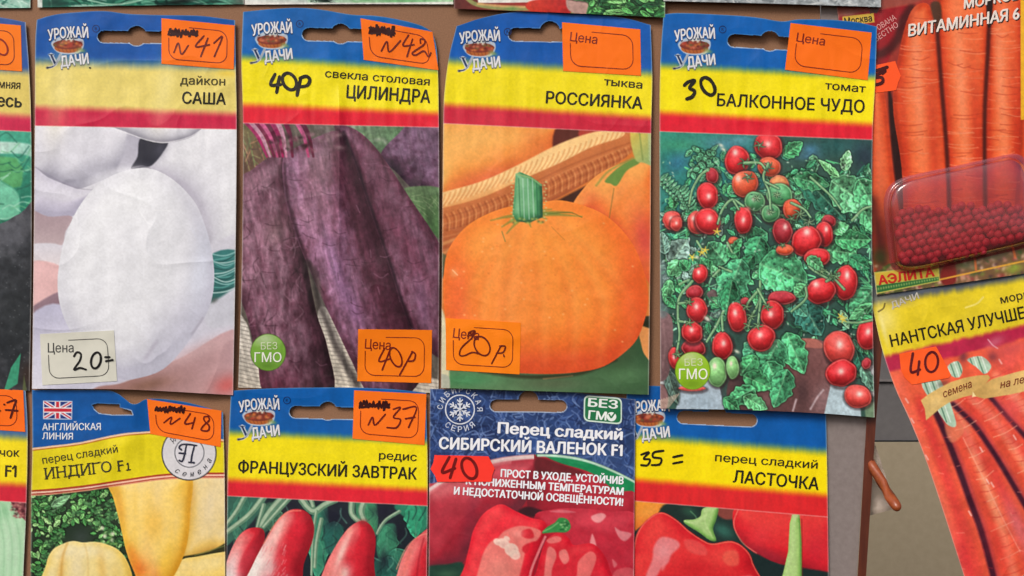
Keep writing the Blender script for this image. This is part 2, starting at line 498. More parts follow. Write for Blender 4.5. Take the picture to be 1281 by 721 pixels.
def patch(pk, parent, name, outline, col, off=0.2, rough=0.45, spec=0.3, skirt=0.18, smooth_out=False, step=2.5, mat=None):
    """a flat piece with thickness (sticker, badge) lying on the packet; outline in grid units"""
    P = spline(outline, True, 5) if smooth_out else np.asarray(outline, float)
    ring = []
    for i in range(len(P)):
        a, b = P[i], P[(i + 1) % len(P)]; n = max(1, int(np.hypot(*(b - a)) / step))
        ring += [a + (b - a) * j / n for j in range(n)]
    ring = np.array(ring); c = ring.mean(0); m = len(ring); K = max(3, int(np.hypot(*(ring - c).T).max() / 5))
    V = [c]; 
    for k in range(1, K + 1): V += list(c + (ring - c) * k / K)
    V += list(ring)
    V = np.array(V); h = pk.H(V[:, 0], V[:, 1]) + off
    h[-m:] -= skirt
    F = [(0, 1 + i, 1 + (i + 1) % m) for i in range(m)]
    for k in range(K - 1 + 1):
        a0, b0 = 1 + k * m, 1 + (k + 1) * m
        F += [(a0 + i, b0 + i, b0 + (i + 1) % m, a0 + (i + 1) % m) for i in range(m)]
    return mesh_obj(name, W(V[:, 0], V[:, 1], h), F, mat or ink(col, rough, spec, 0.03), parent, False)

ORANGE = (255, 118, 22)
def bil(c, u, v):
    c = np.asarray(c, float); u = np.asarray(u)[..., None]; v = np.asarray(v)[..., None]
    return c[0] * (1 - u) * (1 - v) + c[1] * u * (1 - v) + c[2] * u * v + c[3] * (1 - u) * v

def frame_strokes(c, u0=0.10, u1=0.90, v0=0.15, v1=0.88, r=0.13, gap=0.28, vs=0.42):
    W_ = np.hypot(*(np.subtract(c[1], c[0]))); H_ = np.hypot(*(np.subtract(c[3], c[0])))
    ru = r; rv = r * W_ / H_
    pts = [(u0 + gap, v0)]
    def cor(cx, cy, a0):
        return [(cx + ru * math.cos(a), cy + rv * math.sin(a)) for a in np.linspace(a0, a0 + math.pi / 2, 6)]
    pts += cor(u1 - ru, v0 + rv, -math.pi / 2) + cor(u1 - ru, v1 - rv, 0) + cor(u0 + ru, v1 - rv, math.pi / 2)
    pts += [(u0, v1 - rv - 0.05), (u0, vs)]
    p = np.array(pts)
    return bil(c, p[:, 0], p[:, 1])

def sticker(pk, c, strokes=(), scrib=None, cena=False, col=ORANGE, pen=(105, 18, 10), pw=2.0, fcol=(120, 22, 12), label=None, edge=None, fr=True):
    """price sticker: corners TL,TR,BR,BL"""
    c = [np.asarray(p, float) for p in c]
    st = patch(pk, pk.root, "price_sticker", c, col, 0.24, 0.55, 0.2)
    if label: st["label"] = label
    if fr: ribbon(pk, st, "sticker_frame", [frame_strokes(c)], 1.0, fcol, 0.30, smooth=False)
    if cena:
        text(pk, st, "sticker_lettering", "Цена", bil(c, 0.095, 0.37), bil(c, 0.44, 0.39), np.hypot(*(c[3] - c[0])) * 0.185, fcol, 0.012, off=0.30)
    if scrib:
        x0, y0, x1, y1 = scrib; n = 19
        z = [(x0 + (x1 - x0) * i / n + random.uniform(-1, 1), (y0 if i % 2 else y1) + (y1 - y0) * 0.25 * random.uniform(-1, 1) + 1.5 * i / n) for i in range(n + 1)]
        ribbon(pk, st, "scribble", [z, [(x0, y0 + 3), ((x0 + x1) / 2, y0 + 5), (x1, y1 - 1)], [(x0 + 2, y1 - 1), ((x0 + x1) / 2, y1 - 3), (x1 - 3, y1 - 3)]], 2.7, (50, 6, 8), 0.36, smooth=False)
    if strokes:
        ribbon(pk, st, "handwriting", strokes, pw, pen, 0.42)
    return st

def marker(pk, strokes, w_=4.3, col=(28, 24, 14)):
    return ribbon(pk, pk.root, "handwriting", strokes, w_, col, 0.2)

def paint_header(cv, by, yr, rp, blue=(10, 92, 172), yel=(240, 226, 22), red=(218, 28, 52), soft_=4.0, xl=0, xr=1, pic=None):
    """blue / yellow / red bands, each line (y at xl, y at xr); returns the red band's lower edge"""
    t = (cv.X - xl) / (xr - xl)
    f = lambda p: p[0] + (p[1] - p[0]) * t
    n = (noise2(cv.X, cv.Y, 3.0, 12, 2, 25) - 0.5) * 1.5
    m1 = sm(-soft_ * 1.9, soft_ * 1.9, cv.Y - f(by) + n)[..., None]; m2 = sm(-6.5, 6.5, cv.Y - f(yr) + n * 0.7)[..., None]
    top = np.array(blue) * (0.90 + 0.18 * noise2(cv.X, cv.Y, 14, 5, 3, 30))[..., None]
    mid = np.array(yel) * (0.95 + 0.09 * noise2(cv.X, cv.Y, 12, 6, 3, 60))[..., None]
    low = np.array(red) * (0.92 + 0.14 * noise2(cv.X, cv.Y, 6, 7, 3, 20))[..., None]
    hdr = top * (1 - m1) + mid * m1
    hdr = hdr * (1 - m2) + low * m2
    k = sm(-0.5, 0.5, f(rp) - cv.Y)[..., None]
    cv.C[:] = cv.C * (1 - k) + hdr * k
    ln = (np.exp(-((cv.Y - f(rp)) / 0.8) ** 2) * 0.5)[..., None]
    cv.C[:] = cv.C * (1 - ln) + np.array([235, 170, 165]) * ln
    return lambda x: rp[0] + (rp[1] - rp[0]) * (x - xl) / (xr - xl)

def slot(x0, x1, y0, y1, bx, br, by=None, dy=0.0):
    """hanger slot outline: rounded bar and round bump"""
    r = (y1 - y0) / 2; P = []
    f = lambda x: dy * (x - x0) / (x1 - x0)
    for a in np.linspace(math.pi / 2, 3 * math.pi / 2, 8): P.append((x0 + r + r * math.cos(a), y0 + r + r * math.sin(a) + f(x0)))
    for a in np.linspace(-math.pi / 2, math.pi / 2, 8): P.append((x1 - r + r * math.cos(a), y0 + r + r * math.sin(a) + f(x1)))
    out = [np.array(P)]
    if br: out.append(ell(bx, (by if by is not None else y0 + 3) + f(bx), br, br, 0, 24))
    return out

def paint_slot_rim(cv, hole):
    for hp in hole[::-1]:
        k, d = cv.sdf(hp, 4)
        low = sm(-2, 2, cv.Y[k] - np.mean(hp[:, 1]))  # pale cut edge; highlight on its lower side is painted into the ink
        cv.put(k, sm(-1.6, -0.4, d) * (0.25 + 0.6 * low), (190, 205, 222))

def paint_badge(cv, x, y, rx, ry, c):
    c = np.array(c, float)
    cv.poly(ell(x, y, rx + 0.8, ry + 0.8), c * 0.6, 1.0, 0.9)
    m = cv.poly(ell(x, y, rx, ry), c, 0.8)
    cv.soft(x - rx * 0.2, y - ry * 0.75, rx * 0.75, ry * 0.42, c * 0.4 + 140, 0.85, 0, m); cv.soft(x, y + ry * 0.75, rx * 0.7, ry * 0.3, c * 0.75, 0.7, 0, m)

def paint_logo(cv, ox, oy, s=1.0):
    """basket of vegetables and the sloping first letter, printed"""
    cv.poly([(ox - 21, oy - 2), (ox - 14, oy - 9), (ox - 2, oy - 13), (ox + 8, oy - 10), (ox + 19, oy - 7), (ox + 19, oy + 3), (ox + 12, oy + 10), (ox - 2, oy + 11), (ox - 14, oy + 8)], (208, 210, 214), 1.0, 0.85)
    cv.poly(ell(ox, oy + 3, 17, 6.5), (176, 96, 46), 0.8)
    cv.poly(ell(ox, oy - 1, 18.5, 6.0), (124, 50, 38), 0.8)
    rs = np.random.RandomState(int(ox))
    for i in range(26):
        x = ox - 16 + 32 * rs.rand(); y = oy - 4 + 6 * rs.rand()
        cv.soft(x, y, 2.4, 1.8, [(170, 60, 44), (206, 120, 60), (96, 34, 30), (104, 90, 50), (196, 110, 80)][i % 5], 0.9)
    for i in range(6): cv.stroke([(ox - 13 + 5 * i, oy + 3), (ox - 10 + 4.4 * i, oy + 8)], 0.8, (110, 56, 28), 0.6)
    cv.stroke([(ox - 9, oy - 4), (ox - 5, oy - 11), (ox + 4, oy - 12), (ox + 9, oy - 4)], 1.3, (70, 60, 50), 0.8)
    for x, y in ((ox - 2, oy - 7), (ox + 2, oy - 9), (ox + 4, oy - 6)): cv.soft(x, y, 1.8, 1.6, (225, 225, 205), 0.9)
    cv.soft(ox + 17, oy + 6, 5, 2.5, (120, 150, 96), 0.9, 20)
    cv.soft(ox + 13, oy + 8, 4, 2.0, (190, 200, 150), 0.8, -20)
    for dx, colr, wd in ((0.0, (214, 218, 222), 5.0), (0.0, (24, 46, 84), 2.6)):
        cv.stroke([(ox - 21, oy + 12), (ox - 16, oy + 23)], wd, colr, 0.95, smooth=False)
        cv.stroke([(ox - 24, oy + 11.5), (ox - 18, oy + 11.5)], wd * 0.4, colr, 0.95, smooth=False)
        cv.stroke([(ox - 9, oy + 11), (ox - 14, oy + 21), (ox - 19, oy + 26.5), (ox - 26, oy + 28)], wd * 0.6, colr, 0.95)
    cv.stroke([(ox - 9, oy + 11), (ox - 14, oy + 21), (ox - 18, oy + 25.5)], 1.1, (216, 218, 216), 0.9)
    cv.soft(ox - 25.5, oy + 28, 1.8, 1.4, (24, 24, 24), 0.9)

def logo_text(pk, ox, oy):
    em = text(pk, pk.root, "emblem_lettering", "УРОЖАЙ", (ox - 24.5, oy - 6.0), (ox + 25.5, oy - 9.5), 13.5, (222, 224, 228), 0.035, arch=2.0, off=0.20)
    text(pk, pk.root, "emblem_lettering", "ДАЧИ", (ox - 8.5, oy + 26.5), (ox + 26, oy + 22.5), 13.0, (222, 224, 228), 0.035, off=0.20)
    text(pk, em, "lettering_outline", "УРОЖАЙ", (ox - 24.5, oy - 5.6), (ox + 25.5, oy - 9.1), 13.5, (28, 52, 96), 0.035, arch=2.0, off=0.14, grow=0.035)
    text(pk, em, "lettering_outline", "ДАЧИ", (ox - 8.5, oy + 27.0), (ox + 26, oy + 23.0), 13.0, (120, 124, 116), 0.035, off=0.14, grow=0.03)
    ribbon(pk, em, "registered_mark", [oval(ox + 35, oy - 21, 4.3, 4.3, 0, 14)], 1.0, (8, 40, 96), 0.12)
    text(pk, em, "registered_mark", "R", (ox + 33.6, oy - 19.2), (ox + 36.6, oy - 19.2), 3.8, (8, 40, 96), 0.01, off=0.12)

# ------------------------------------------------------------------ the display board and what stands behind it
random.seed(7)
def slab(name, outline, h_front, h_back, mat, parent=None):
    P = np.asarray(outline, float); m = len(P)
    V = np.concatenate([W(P[:, 0], P[:, 1], h_front), W(P[:, 0], P[:, 1], h_back)])
    F = [tuple(range(m - 1, -1, -1)), tuple(range(m, 2 * m))] + [(i, (i + 1) % m, m + (i + 1) % m, m + i) for i in range(m)]
    o = mesh_obj(name, V, F, mat, parent, False)
    return o

def wood_mat(name, c0, c1, scale=60, rough=0.6, stretch=(1, 1, 6), spec=0.3, bump=0.25):
    m = bpy.data.materials.new(name); m.use_nodes = True; n = m.node_tree; b = n.nodes["Principled BSDF"]
    tc = n.nodes.new("ShaderNodeTexCoord"); mp = n.nodes.new("ShaderNodeMapping"); nz = n.nodes.new("ShaderNodeTexNoise"); rp = n.nodes.new("ShaderNodeValToRGB")
    mp.inputs["Scale"].default_value = stretch; nz.inputs["Scale"].default_value = scale; nz.inputs["Detail"].default_value = 6; nz.inputs["Roughness"].default_value = 0.65
    rp.color_ramp.elements[0].position = 0.3; rp.color_ramp.elements[0].color = (*lin(c0), 1); rp.color_ramp.elements[1].position = 0.72; rp.color_ramp.elements[1].color = (*lin(c1), 1)
    bp = n.nodes.new("ShaderNodeBump"); bp.inputs["Strength"].default_value = bump; bp.inputs["Distance"].default_value = 0.0005
    n.links.new(tc.outputs["Object"], mp.inputs["Vector"]); n.links.new(mp.outputs["Vector"], nz.inputs["Vector"]); n.links.new(nz.outputs["Fac"], rp.inputs["Fac"])
    n.links.new(rp.outputs["Color"], b.inputs["Base Color"]); n.links.new(nz.outputs["Fac"], bp.inputs["Height"]); n.links.new(bp.outputs["Normal"], b.inputs["Normal"])
    b.inputs["Roughness"].default_value = rough; b.inputs["Specular IOR Level"].default_value = spec
    return m

board = empty("display_board", W(500, 760, 0), "brown fibreboard display panel behind the rows of hanging seed packets", "display board")
slab("panel", [(-70, -70), (1026, -70), (1026, 790), (-70, 790)], 0.0, -9.0, wood_mat("fibreboard", (130, 94, 69), (152, 114, 86), 1400, 0.75, (1, 1, 1.0), 0.3, 0.12), board)
slab("side_strip", [(1027, -70), (1086, -70), (1084, 525), (1068, 790), (1027, 790)], -0.5, -9.0, wood_mat("grey_strip", (128, 117, 113), (140, 130, 126), 300, 0.7, (1, 1, 1)), board)
trim_mat = wood_mat("stained_wood", (74, 32, 20), (104, 50, 30), 90, 0.38, (3, 3, 0.35), 0.5, 0.3)
slab("edge_trim", [(1088, -70), (1116, -70), (1105, 420), (1096, 525), (1079, 790), (1069, 790), (1084, 525), (1089, 420)], 1.5, -14.0, trim_mat, board)
# the rounded wooden peg that sticks out of the edge
def tube(name, pts, rad, mat, parent, n=14):
    P = np.asarray(pts, float); V = []; F = []
    for i, p in enumerate(P):
        d = P[min(i + 1, len(P) - 1)] - P[max(i - 1, 0)]; d = Vector(d).normalized(); a = d.orthogonal().normalized(); b = d.cross(a)
        for j in range(n):
            t = 2 * math.pi * j / n; V.append(np.array(p) + rad[i] * (math.cos(t) * np.array(a) + math.sin(t) * np.array(b)))
    for i in range(len(P) - 1):
        for j in range(n): F.append((i * n + j, i * n + (j + 1) % n, (i + 1) * n + (j + 1) % n, (i + 1) * n + j))
    F.append(tuple(range(n - 1, -1, -1))); F.append(tuple(range((len(P) - 1) * n, len(P) * n)))
    return mesh_obj(name, np.array(V), F, mat, parent)
peg_mat = wood_mat("varnished_peg", (132, 62, 32), (168, 86, 44), 120, 0.3, (3, 1, 3), 0.6, 0.15)
pp = [(1080, 564, -5), (1092, 584.5, 1), (1104, 605, 7), (1113, 621, 13), (1119, 630, 17), (1122, 634.5, 19), (1123.6, 637, 20), (1124.6, 638.4, 20.6)]
tube("peg", [W(*p) for p in pp], [0.0025, 0.0025, 0.0026, 0.0027, 0.0027, 0.0024, 0.0017, 0.0006], peg_mat, board)

# film wrapped behind the peg
fm = bpy.data.materials.new("clear_film"); fm.use_nodes = True; n_ = fm.node_tree; b_ = n_.nodes["Principled BSDF"]
b_.inputs["Base Color"].default_value = (*lin((196, 178, 164)), 1); b_.inputs["Roughness"].default_value = 0.3; b_.inputs["Alpha"].default_value = 0.5
_bump(n_, b_, 300, 0.8, 0.001)
film = empty("plastic_film", W(1095, 645, -6), "scrap of cloudy plastic film caught behind the wooden peg", "plastic film")
def film_piece(nm, c, seed):
    u, v = np.meshgrid(np.linspace(0, 1, 14), np.linspace(0, 1, 14)); P = bil(c, u.ravel(), v.ravel())
    h = -4 + 4.5 * (noise2(P[:, 0], P[:, 1], 14, seed, 3) - 0.5)
    I = np.arange(196).reshape(14, 14); Q = np.stack([I[:-1, :-1], I[1:, :-1], I[1:, 1:], I[:-1, 1:]], -1).reshape(-1, 4)
    V = np.concatenate([W(P[:, 0], P[:, 1], h), W(P[:, 0], P[:, 1], h - 0.15)])
    mesh_obj(nm, V, np.concatenate([Q, Q[:, ::-1] + 196]), fm, film)
film_piece("lower_flap", [(1085, 590), (1096, 604), (1122, 636), (1078, 648)], 71)
film_piece("upper_flap", [(1093, 552), (1097, 562), (1112, 608), (1094, 590)], 72)

khaki = slab("khaki_panel", [(300, 553), (2200, 553), (2200, 1500), (300, 1500)], -500, -510, wood_mat("khaki_paint", (156, 143, 118), (166, 152, 127), 160, 0.8, (1, 1, 1), 0.2, 0.1))
khaki["label"] = "plain khaki panel low behind the wooden peg and hanging packets"; khaki["category"] = "panel"
dark = slab("grey_panel", [(300, -900), (2200, -900), (2200, 551), (300, 551)], -520, -530, wood_mat("grey_paint", (100, 97, 96), (108, 105, 104), 160, 0.7, (1, 1, 1), 0.2, 0.1))
dark["label"] = "dark grey panel above the khaki one, beyond the gap at right"; dark["category"] = "panel"
ledge = slab("trim", [(300, 472), (2200, 478), (2200, 481), (300, 475)], -517, -520, ink((120, 114, 112), 0.6), dark)

# ------------------------------------------------------------------ white daikon
def p_daikon():
    cv = Canvas(36, 12, 302, 500, (206, 204, 211))
    pic = (206, 204, 212)
    wd, wb, wl = (168, 165, 178), (208, 207, 214), (228, 228, 230)
    # right hand roots
    cv.body([(200, 180), (240, 150), (310, 150), (310, 330), (262, 322), (250, 265), (226, 235), (186, 214)], (176, 172, 184), (206, 205, 211), (224, 224, 226), (0.2, -0.3, 0.9), 40, tex=0.05, ts=22)
    cv.body([(30, 148), (185, 148), (176, 185), (163, 210), (132, 224), (95, 237), (66, 228), (36, 214)], (150, 148, 162), (204, 203, 210), (222, 221, 226), (-0.4, -0.5, 0.75), 42, tex=0.05, ts=24)
    cv.grad([(163, 158), (186, 158), (176, 190), (166, 211), (147, 214), (155, 190)], (168, 166, 178), (190, 188, 198), (170, 160), (150, 214), 2.5, 0.9)
    cv.body([(32, 204), (60, 222), (98, 237), (118, 240), (95, 268), (72, 272), (32, 263)], (164, 160, 178), (196, 192, 206), (212, 210, 218), (-0.1, -0.6, 0.75), 26, tex=0.05, ts=18)
    cv.stroke([(42, 208), (60, 219), (80, 229), (100, 236), (120, 238)], 1.2, (140, 134, 150), 0.6, 1.2)
    cv.poly([(177, 172), (209, 176), (203, 192), (190, 207), (178, 210), (164, 211), (172, 196)], (42, 43, 54), 1.3)
    cv.soft(200, 186, 7, 12, (70, 70, 84), 0.6, 25)
    cv.stroke([(166, 210), (178, 208), (188, 211)], 1.6, (120, 116, 128), 0.7, 1.0)
    cv.body([(132, 150), (262, 150), (252, 162), (236, 173), (208, 179), (186, 176), (165, 168)], (150, 148, 158), (200, 199, 205), (222, 221, 224), (0, -0.5, 0.85), 16, tex=0.05, ts=14)
    cv.stroke([(140, 161), (165, 169), (186, 176), (208, 178.5), (236, 172), (254, 161)], 1.0, (232, 230, 232), 0.75, 0.9)
    # wall of mauve behind
    cv.grad([(30, 262), (60, 271), (90, 271), (82, 290), (74, 309), (30, 309)], (158, 136, 142), (186, 166, 168), (60, 262), (60, 309), 1.2)
    cv.grad([(30, 308), (76, 307), (74, 335), (30, 333)], (208, 204, 210), (216, 206, 206), (50, 308), (50, 335), 1.5)
    cv.grad([(30, 331), (75, 333), (74, 366), (30, 390)], (222, 180, 178), (214, 172, 170), (40, 335), (60, 380), 1.5)
    cv.poly([(30, 392), (74, 365), (76, 382), (30, 410)], (140, 114, 124), 1.6)
    cv.grad([(30, 408), (76, 381), (110, 440), (110, 500), (30, 500)], (186, 184, 204), (214, 212, 220), (40, 400), (80, 480), 2)
    # lower root, cloth and board
    cv.grad([(100, 430), (300, 290), (300, 425), (180, 470), (120, 486), (60, 490)], (204, 202, 210), (192, 190, 204), (280, 330), (150, 480), 3)
    cv.grad([(262, 322), (300, 316), (300, 362), (262, 384)], (58, 120, 116), (44, 96, 92), (280, 318), (280, 370), 1.5)
    for i in range(16):
        y = 318 + i * 3.0; cv.stroke([(264, y + 6 * math.sin(i)), (282, y + 2), (300, y - 5 + 4 * math.sin(i * 2.3))], 1.6, [(150, 196, 190), (92, 160, 152), (28, 72, 70), (190, 216, 210)][i % 4], 0.75, 0.9)
    cv.poly([(258, 384), (276, 372), (300, 360), (300, 400), (262, 410)], (196, 196, 204), 2.5)
    cv.soft(268, 376, 5, 3, (84, 90, 86), 0.8, -30)
    cv.grad([(150, 480), (180, 468), (230, 446), (300, 414), (300, 510), (100, 510), (118, 486)], (158, 118, 112), (188, 150, 152), (150, 480), (290, 440), 1.6)
    cv.soft(245, 440, 50, 10, (200, 166, 166), 0.7, -24)
    cv.soft(185, 482, 30, 8, (128, 92, 76), 0.8, -12)
    cv.soft(284, 482, 18, 12, (204, 96, 92), 0.85, -20)
    # main root
    m = cv.body([(128, 227), (160, 213), (192, 212), (224, 231), (248, 262), (263, 305), (268, 348), (262, 384), (246, 412), (226, 440), (204, 462), (178, 472), (150, 474), (118, 452), (94, 424), (78, 392), (72, 360), (75, 325), (84, 290), (102, 254)], (182, 181, 194), (214, 214, 218), (229, 230, 231), (-0.25, -0.5, 0.8), 62, tex=0.045, ts=26, tsy=60, seed=3)
    cv.soft(232, 410, 34, 60, (190, 189, 201), 0.7, 38, m); cv.soft(252, 335, 14, 50, (206, 210, 222), 0.7, 8, m)
    cv.soft(130, 225, 26, 14, (220, 220, 224), 0.75, -15); cv.soft(158, 214, 20, 5, (222, 222, 226), 0.7, -8)
    cv.soft(115, 250, 10, 24, (224, 224, 228), 0.6, 40, m)
    cv.stroke([(240, 418), (254, 398)], 2.6, (160, 154, 168), 0.6, 2); cv.stroke([(182, 448), (196, 428)], 4.5, (168, 162, 176), 0.5, 3)
    cv.stroke([(175, 265), (184, 278), (190, 281)], 1.2, (242, 242, 242), 0.5, 1); cv.stroke([(192, 263), (214, 264)], 1.4, (238, 238, 238), 0.5, 1)
    cv.stroke([(240, 286), (254, 310), (260, 330)], 1.8, (196, 198, 208), 0.5, 2)
    cv.mul(0.018, 9, 4, 3); cv.mul(0.022, 14, 6, 3, 70); cv.C = np.clip(cv.C * np.array([1.035, 1.045, 1.055]), 0, 250)
    ox, oy = 85, 57
    sp = paint_header(cv, (77, 85), (134, 143), (157.5, 162), (12, 84, 166), (232, 214, 118), (206, 36, 74), 5, 42, 295)
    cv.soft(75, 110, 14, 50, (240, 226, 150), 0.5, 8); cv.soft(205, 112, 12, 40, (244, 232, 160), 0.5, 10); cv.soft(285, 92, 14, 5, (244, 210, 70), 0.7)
    hole = slot(122, 219, 38.5, 53.5, 171, 12.5, 44.5, 1.0)
    paint_slot_rim(cv, hole); paint_logo(cv, ox, oy)
    ex = lambda x, y, u, v: 1.5 * sm(0.1, 0.0, v) * (u - 0.5) + 0.35 * np.exp(-((x - 188) / 10) ** 2) * sm(150, 470, y) + 0.5 * np.exp(-((x - 200 - (y - 300) * 0.3) / 9.0) ** 2) * sm(380, 470, y)
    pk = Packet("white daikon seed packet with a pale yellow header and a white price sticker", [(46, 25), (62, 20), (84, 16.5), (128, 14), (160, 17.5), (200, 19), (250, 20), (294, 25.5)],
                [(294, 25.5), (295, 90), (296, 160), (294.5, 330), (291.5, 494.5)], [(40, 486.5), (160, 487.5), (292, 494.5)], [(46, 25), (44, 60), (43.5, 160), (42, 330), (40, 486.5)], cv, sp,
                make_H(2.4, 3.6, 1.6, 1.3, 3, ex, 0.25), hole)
    logo_text(pk, ox, oy)
    ribbon(pk, pk.root, "full_stop", [[(112.2, 85), (113, 85.2)]], 2.2, (40, 40, 30), 0.14)
    text(pk, pk.root, "variety_text", "дайкон", (225.5, 105.5), (281.5, 107), 10.6, (66, 60, 22), 0.012)
    text(pk, pk.root, "title_lettering", "САША", (228, 129.5), (282, 131), 14.6, (30, 28, 12), 0.024)
    sticker(pk, [(202, 23), (293.5, 32), (292.5, 87), (202, 80)], [[(217.5, 66), (223, 54), (227, 68), (235.5, 57)], [(255, 45), (244.5, 58.5), (262, 56)], [(260, 48), (251, 71)], [(267.5, 54), (278, 46), (268, 71)]], (211, 37, 247, 45))
    sticker(pk, [(50, 418), (142.5, 413.5), (146.5, 477), (53, 482)], [[(92.5, 446), (96, 441), (101, 443), (100, 451), (92.5, 462.5), (100, 460.5), (107.5, 462.5)], oval(120, 451, 6, 10, 0.15), [(131.5, 447), (137, 447)], [(132.5, 452), (141, 450.5)]], None, True, (214, 214, 200), (22, 22, 24), 2.8, (70, 70, 68), "white price sticker among the orange ones")
p_daikon()

# ------------------------------------------------------------------ beetroot
def p_beet():
    cv = Canvas(290, 4, 558, 500, (92, 86, 78))
    dk, bs, lt = (44, 28, 38), (98, 62, 78), (158, 124, 148)
    cv.grad([(290, 150), (350, 150), (340, 230), (290, 250)], (120, 112, 74), (96, 60, 56), (300, 160), (330, 230), 2)
    for i in range(20):
        cv.stroke([(298 + i * 1.5, 160 + (i * 7) % 50), (306 + i * 1.6, 170 + (i * 11) % 52)], 1.6, [(150, 150, 98), (110, 130, 84), (190, 140, 110), (90, 60, 60)][i % 4], 0.6, 1)
    cv.grad([(420, 150), (515, 150), (505, 178), (482, 192), (462, 180), (440, 168)], (112, 128, 108), (84, 120, 82), (430, 160), (500, 190), 2)
    for i in range(12): cv.soft(440 + (i * 17) % 60, 160 + (i * 7) % 24, 5, 2.5, [(168, 176, 160), (70, 96, 66), (120, 150, 110)][i % 3], 0.6, i * 40)
    cv.body([(476, 194), (500, 166), (520, 148), (570, 148), (570, 246), (540, 248), (518, 238), (496, 216)], (40, 26, 40), (82, 52, 72), (126, 96, 122), (-0.2, -0.4, 0.8), 30, tex=0.16, ts=7)
    cv.soft(540, 175, 14, 30, (112, 88, 110), 0.4)
    cv.grad([(505, 236), (560, 240), (560, 300), (540, 290), (522, 262)], (98, 124, 86), (74, 110, 66), (510, 240), (548, 290), 1.5)
    for i in range(10): cv.stroke([(515 + i * 3, 246 + (i * 5) % 20), (526 + i * 3, 244 + (i * 9) % 30)], 1.2, (140, 160, 120), 0.5, 1)
    # striped cloth at the bottom
    for P in ([(290, 395), (308, 404), (318, 440), (340, 500), (290, 500)], [(398, 390), (420, 398), (436, 432), (470, 470), (520, 470), (560, 480), (560, 500), (405, 500)]):
        m = cv.grad(P, (222, 216, 204), (196, 188, 172), (300, 410), (330, 490), 1.5)
        for i in range(26):
            y = 396 + i * 5; cv.stroke([(290, y - 6), (340, y + 4), (420, y + 4), (560, y + 26)], 1.5, (140, 132, 124), 0.6, 0.8, clip=m)
    # right root
    m3 = cv.body([(418, 158), (440, 160), (462, 176), (484, 204), (514, 250), (548, 302), (566, 350), (566, 446), (536, 440), (520, 424), (500, 392), (480, 330), (460, 260), (440, 205)], (64, 42, 54), (96, 62, 78), (140, 110, 130), (-0.1, -0.45, 0.85), 22, tex=0.13, ts=6, tsy=10, seed=6)
    cv.soft(470, 215, 16, 34, (116, 82, 98), 0.4, -28, m3); cv.soft(528, 380, 8, 34, (140, 112, 144), 0.55, -8, m3); cv.soft(505, 300, 12, 60, (104, 58, 76), 0.5, -30, m3)
    # left root
    m1 = cv.body([(296, 236), (316, 212), (338, 196), (356, 188), (366, 220), (374, 262), (384, 330), (396, 392), (410, 436), (414, 494), (336, 496), (322, 452), (310, 400), (296, 350)], (38, 26, 32), (98, 68, 82), (150, 124, 140), (-0.35, -0.4, 0.8), 30, tex=0.16, ts=6, tsy=14, seed=5)
    for i in range(46):
        rs = np.random.RandomState(i); x = 305 + rs.rand() * 72; y = 215 + rs.rand() * 240
        cv.stroke([(x, y), (x + rs.randn() * 4, y + 8), (x + rs.randn() * 6, y + 18)], 1.5, [(166, 142, 156), (48, 32, 40), (176, 154, 168), (62, 40, 52)][i % 4], 0.45, 1.2, clip=m1)
    cv.soft(318, 225, 16, 12, (160, 132, 146), 0.55, -40, m1); cv.soft(345, 290, 14, 20, (124, 112, 112), 0.55, 15, m1); cv.soft(340, 480, 40, 22, (92, 44, 62), 0.6, 0, m1); cv.soft(395, 470, 10, 50, (34, 22, 28), 0.55, -6, m1)
    # middle root
    m2 = cv.body([(354, 198), (372, 184), (396, 172), (418, 164), (432, 172), (444, 206), (462, 262), (484, 326), (504, 388), (518, 424), (528, 470), (500, 500), (462, 494), (440, 452), (420, 410), (402, 372), (384, 330), (368, 290), (357, 250)], (58, 36, 46), (98, 66, 82), (166, 136, 164), (-0.5, -0.25, 0.8), 34, tex=0.12, ts=6, tsy=12, seed=7)
    cv.soft(398, 240, 14, 55, (140, 114, 126), 0.6, -12, m2)
    cv.soft(418, 330, 9, 44, (172, 146, 186), 0.8, -14, m2); cv.soft(442, 385, 9, 34, (160, 130, 172), 0.65, -22, m2); cv.soft(384, 270, 10, 24, (164, 138, 152), 0.45, -24, m2)
    cv.soft(404, 200, 18, 26, (138, 122, 128), 0.65, 10, m2); cv.soft(428, 230, 10, 50, (92, 52, 66), 0.45, -10, m2)
    cv.soft(474, 380, 16, 60, (86, 50, 62), 0.6, -18, m2); cv.soft(448, 290, 10, 60, (78, 48, 60), 0.6, -14, m2); cv.soft(480, 440, 22, 30, (78, 34, 52), 0.6, -14, m2)
    cv.stroke([(430, 166), (446, 206), (464, 260), (486, 324), (506, 386), (520, 424)], 4.0, (34, 24, 32), 0.75, 2.8)
    cv.stroke([(356, 205), (360, 250), (372, 292), (386, 330)], 3.5, (46, 26, 38), 0.6, 2.5)
    cv.stroke([(386, 330), (394, 345), (400, 380), (412, 410), (424, 440), (446, 480)], 9, (52, 46, 46), 0.75, 4)
    cv.stroke([(398, 350), (403, 380), (416, 410), (428, 440)], 3, (128, 124, 118), 0.5, 3)
    for i in range(60):
        rs = np.random.RandomState(100 + i); x = 375 + rs.rand() * 130; y = 190 + rs.rand() * 240
        cv.stroke([(x, y), (x + rs.randn() * 2 + 2, y + 9)], 1.1, [(178, 150, 172), (52, 32, 44)][i % 2], 0.4, 1.0, clip=m2)
    for i in range(70):
        r5 = np.random.RandomState(700 + i); x = 305 + r5.rand() * 230; y = 200 + r5.rand() * 270
        cv.stroke([(x - 5 - 5 * r5.rand(), y + 2 * r5.randn()), (x, y + 1.5), (x + 5 + 5 * r5.rand(), y + 2 * r5.randn())], 1.3, [(52, 30, 42), (160, 132, 152)][i % 2], 0.35, 1.0, clip=np.clip(m1 + m2 + m3, 0, 1))
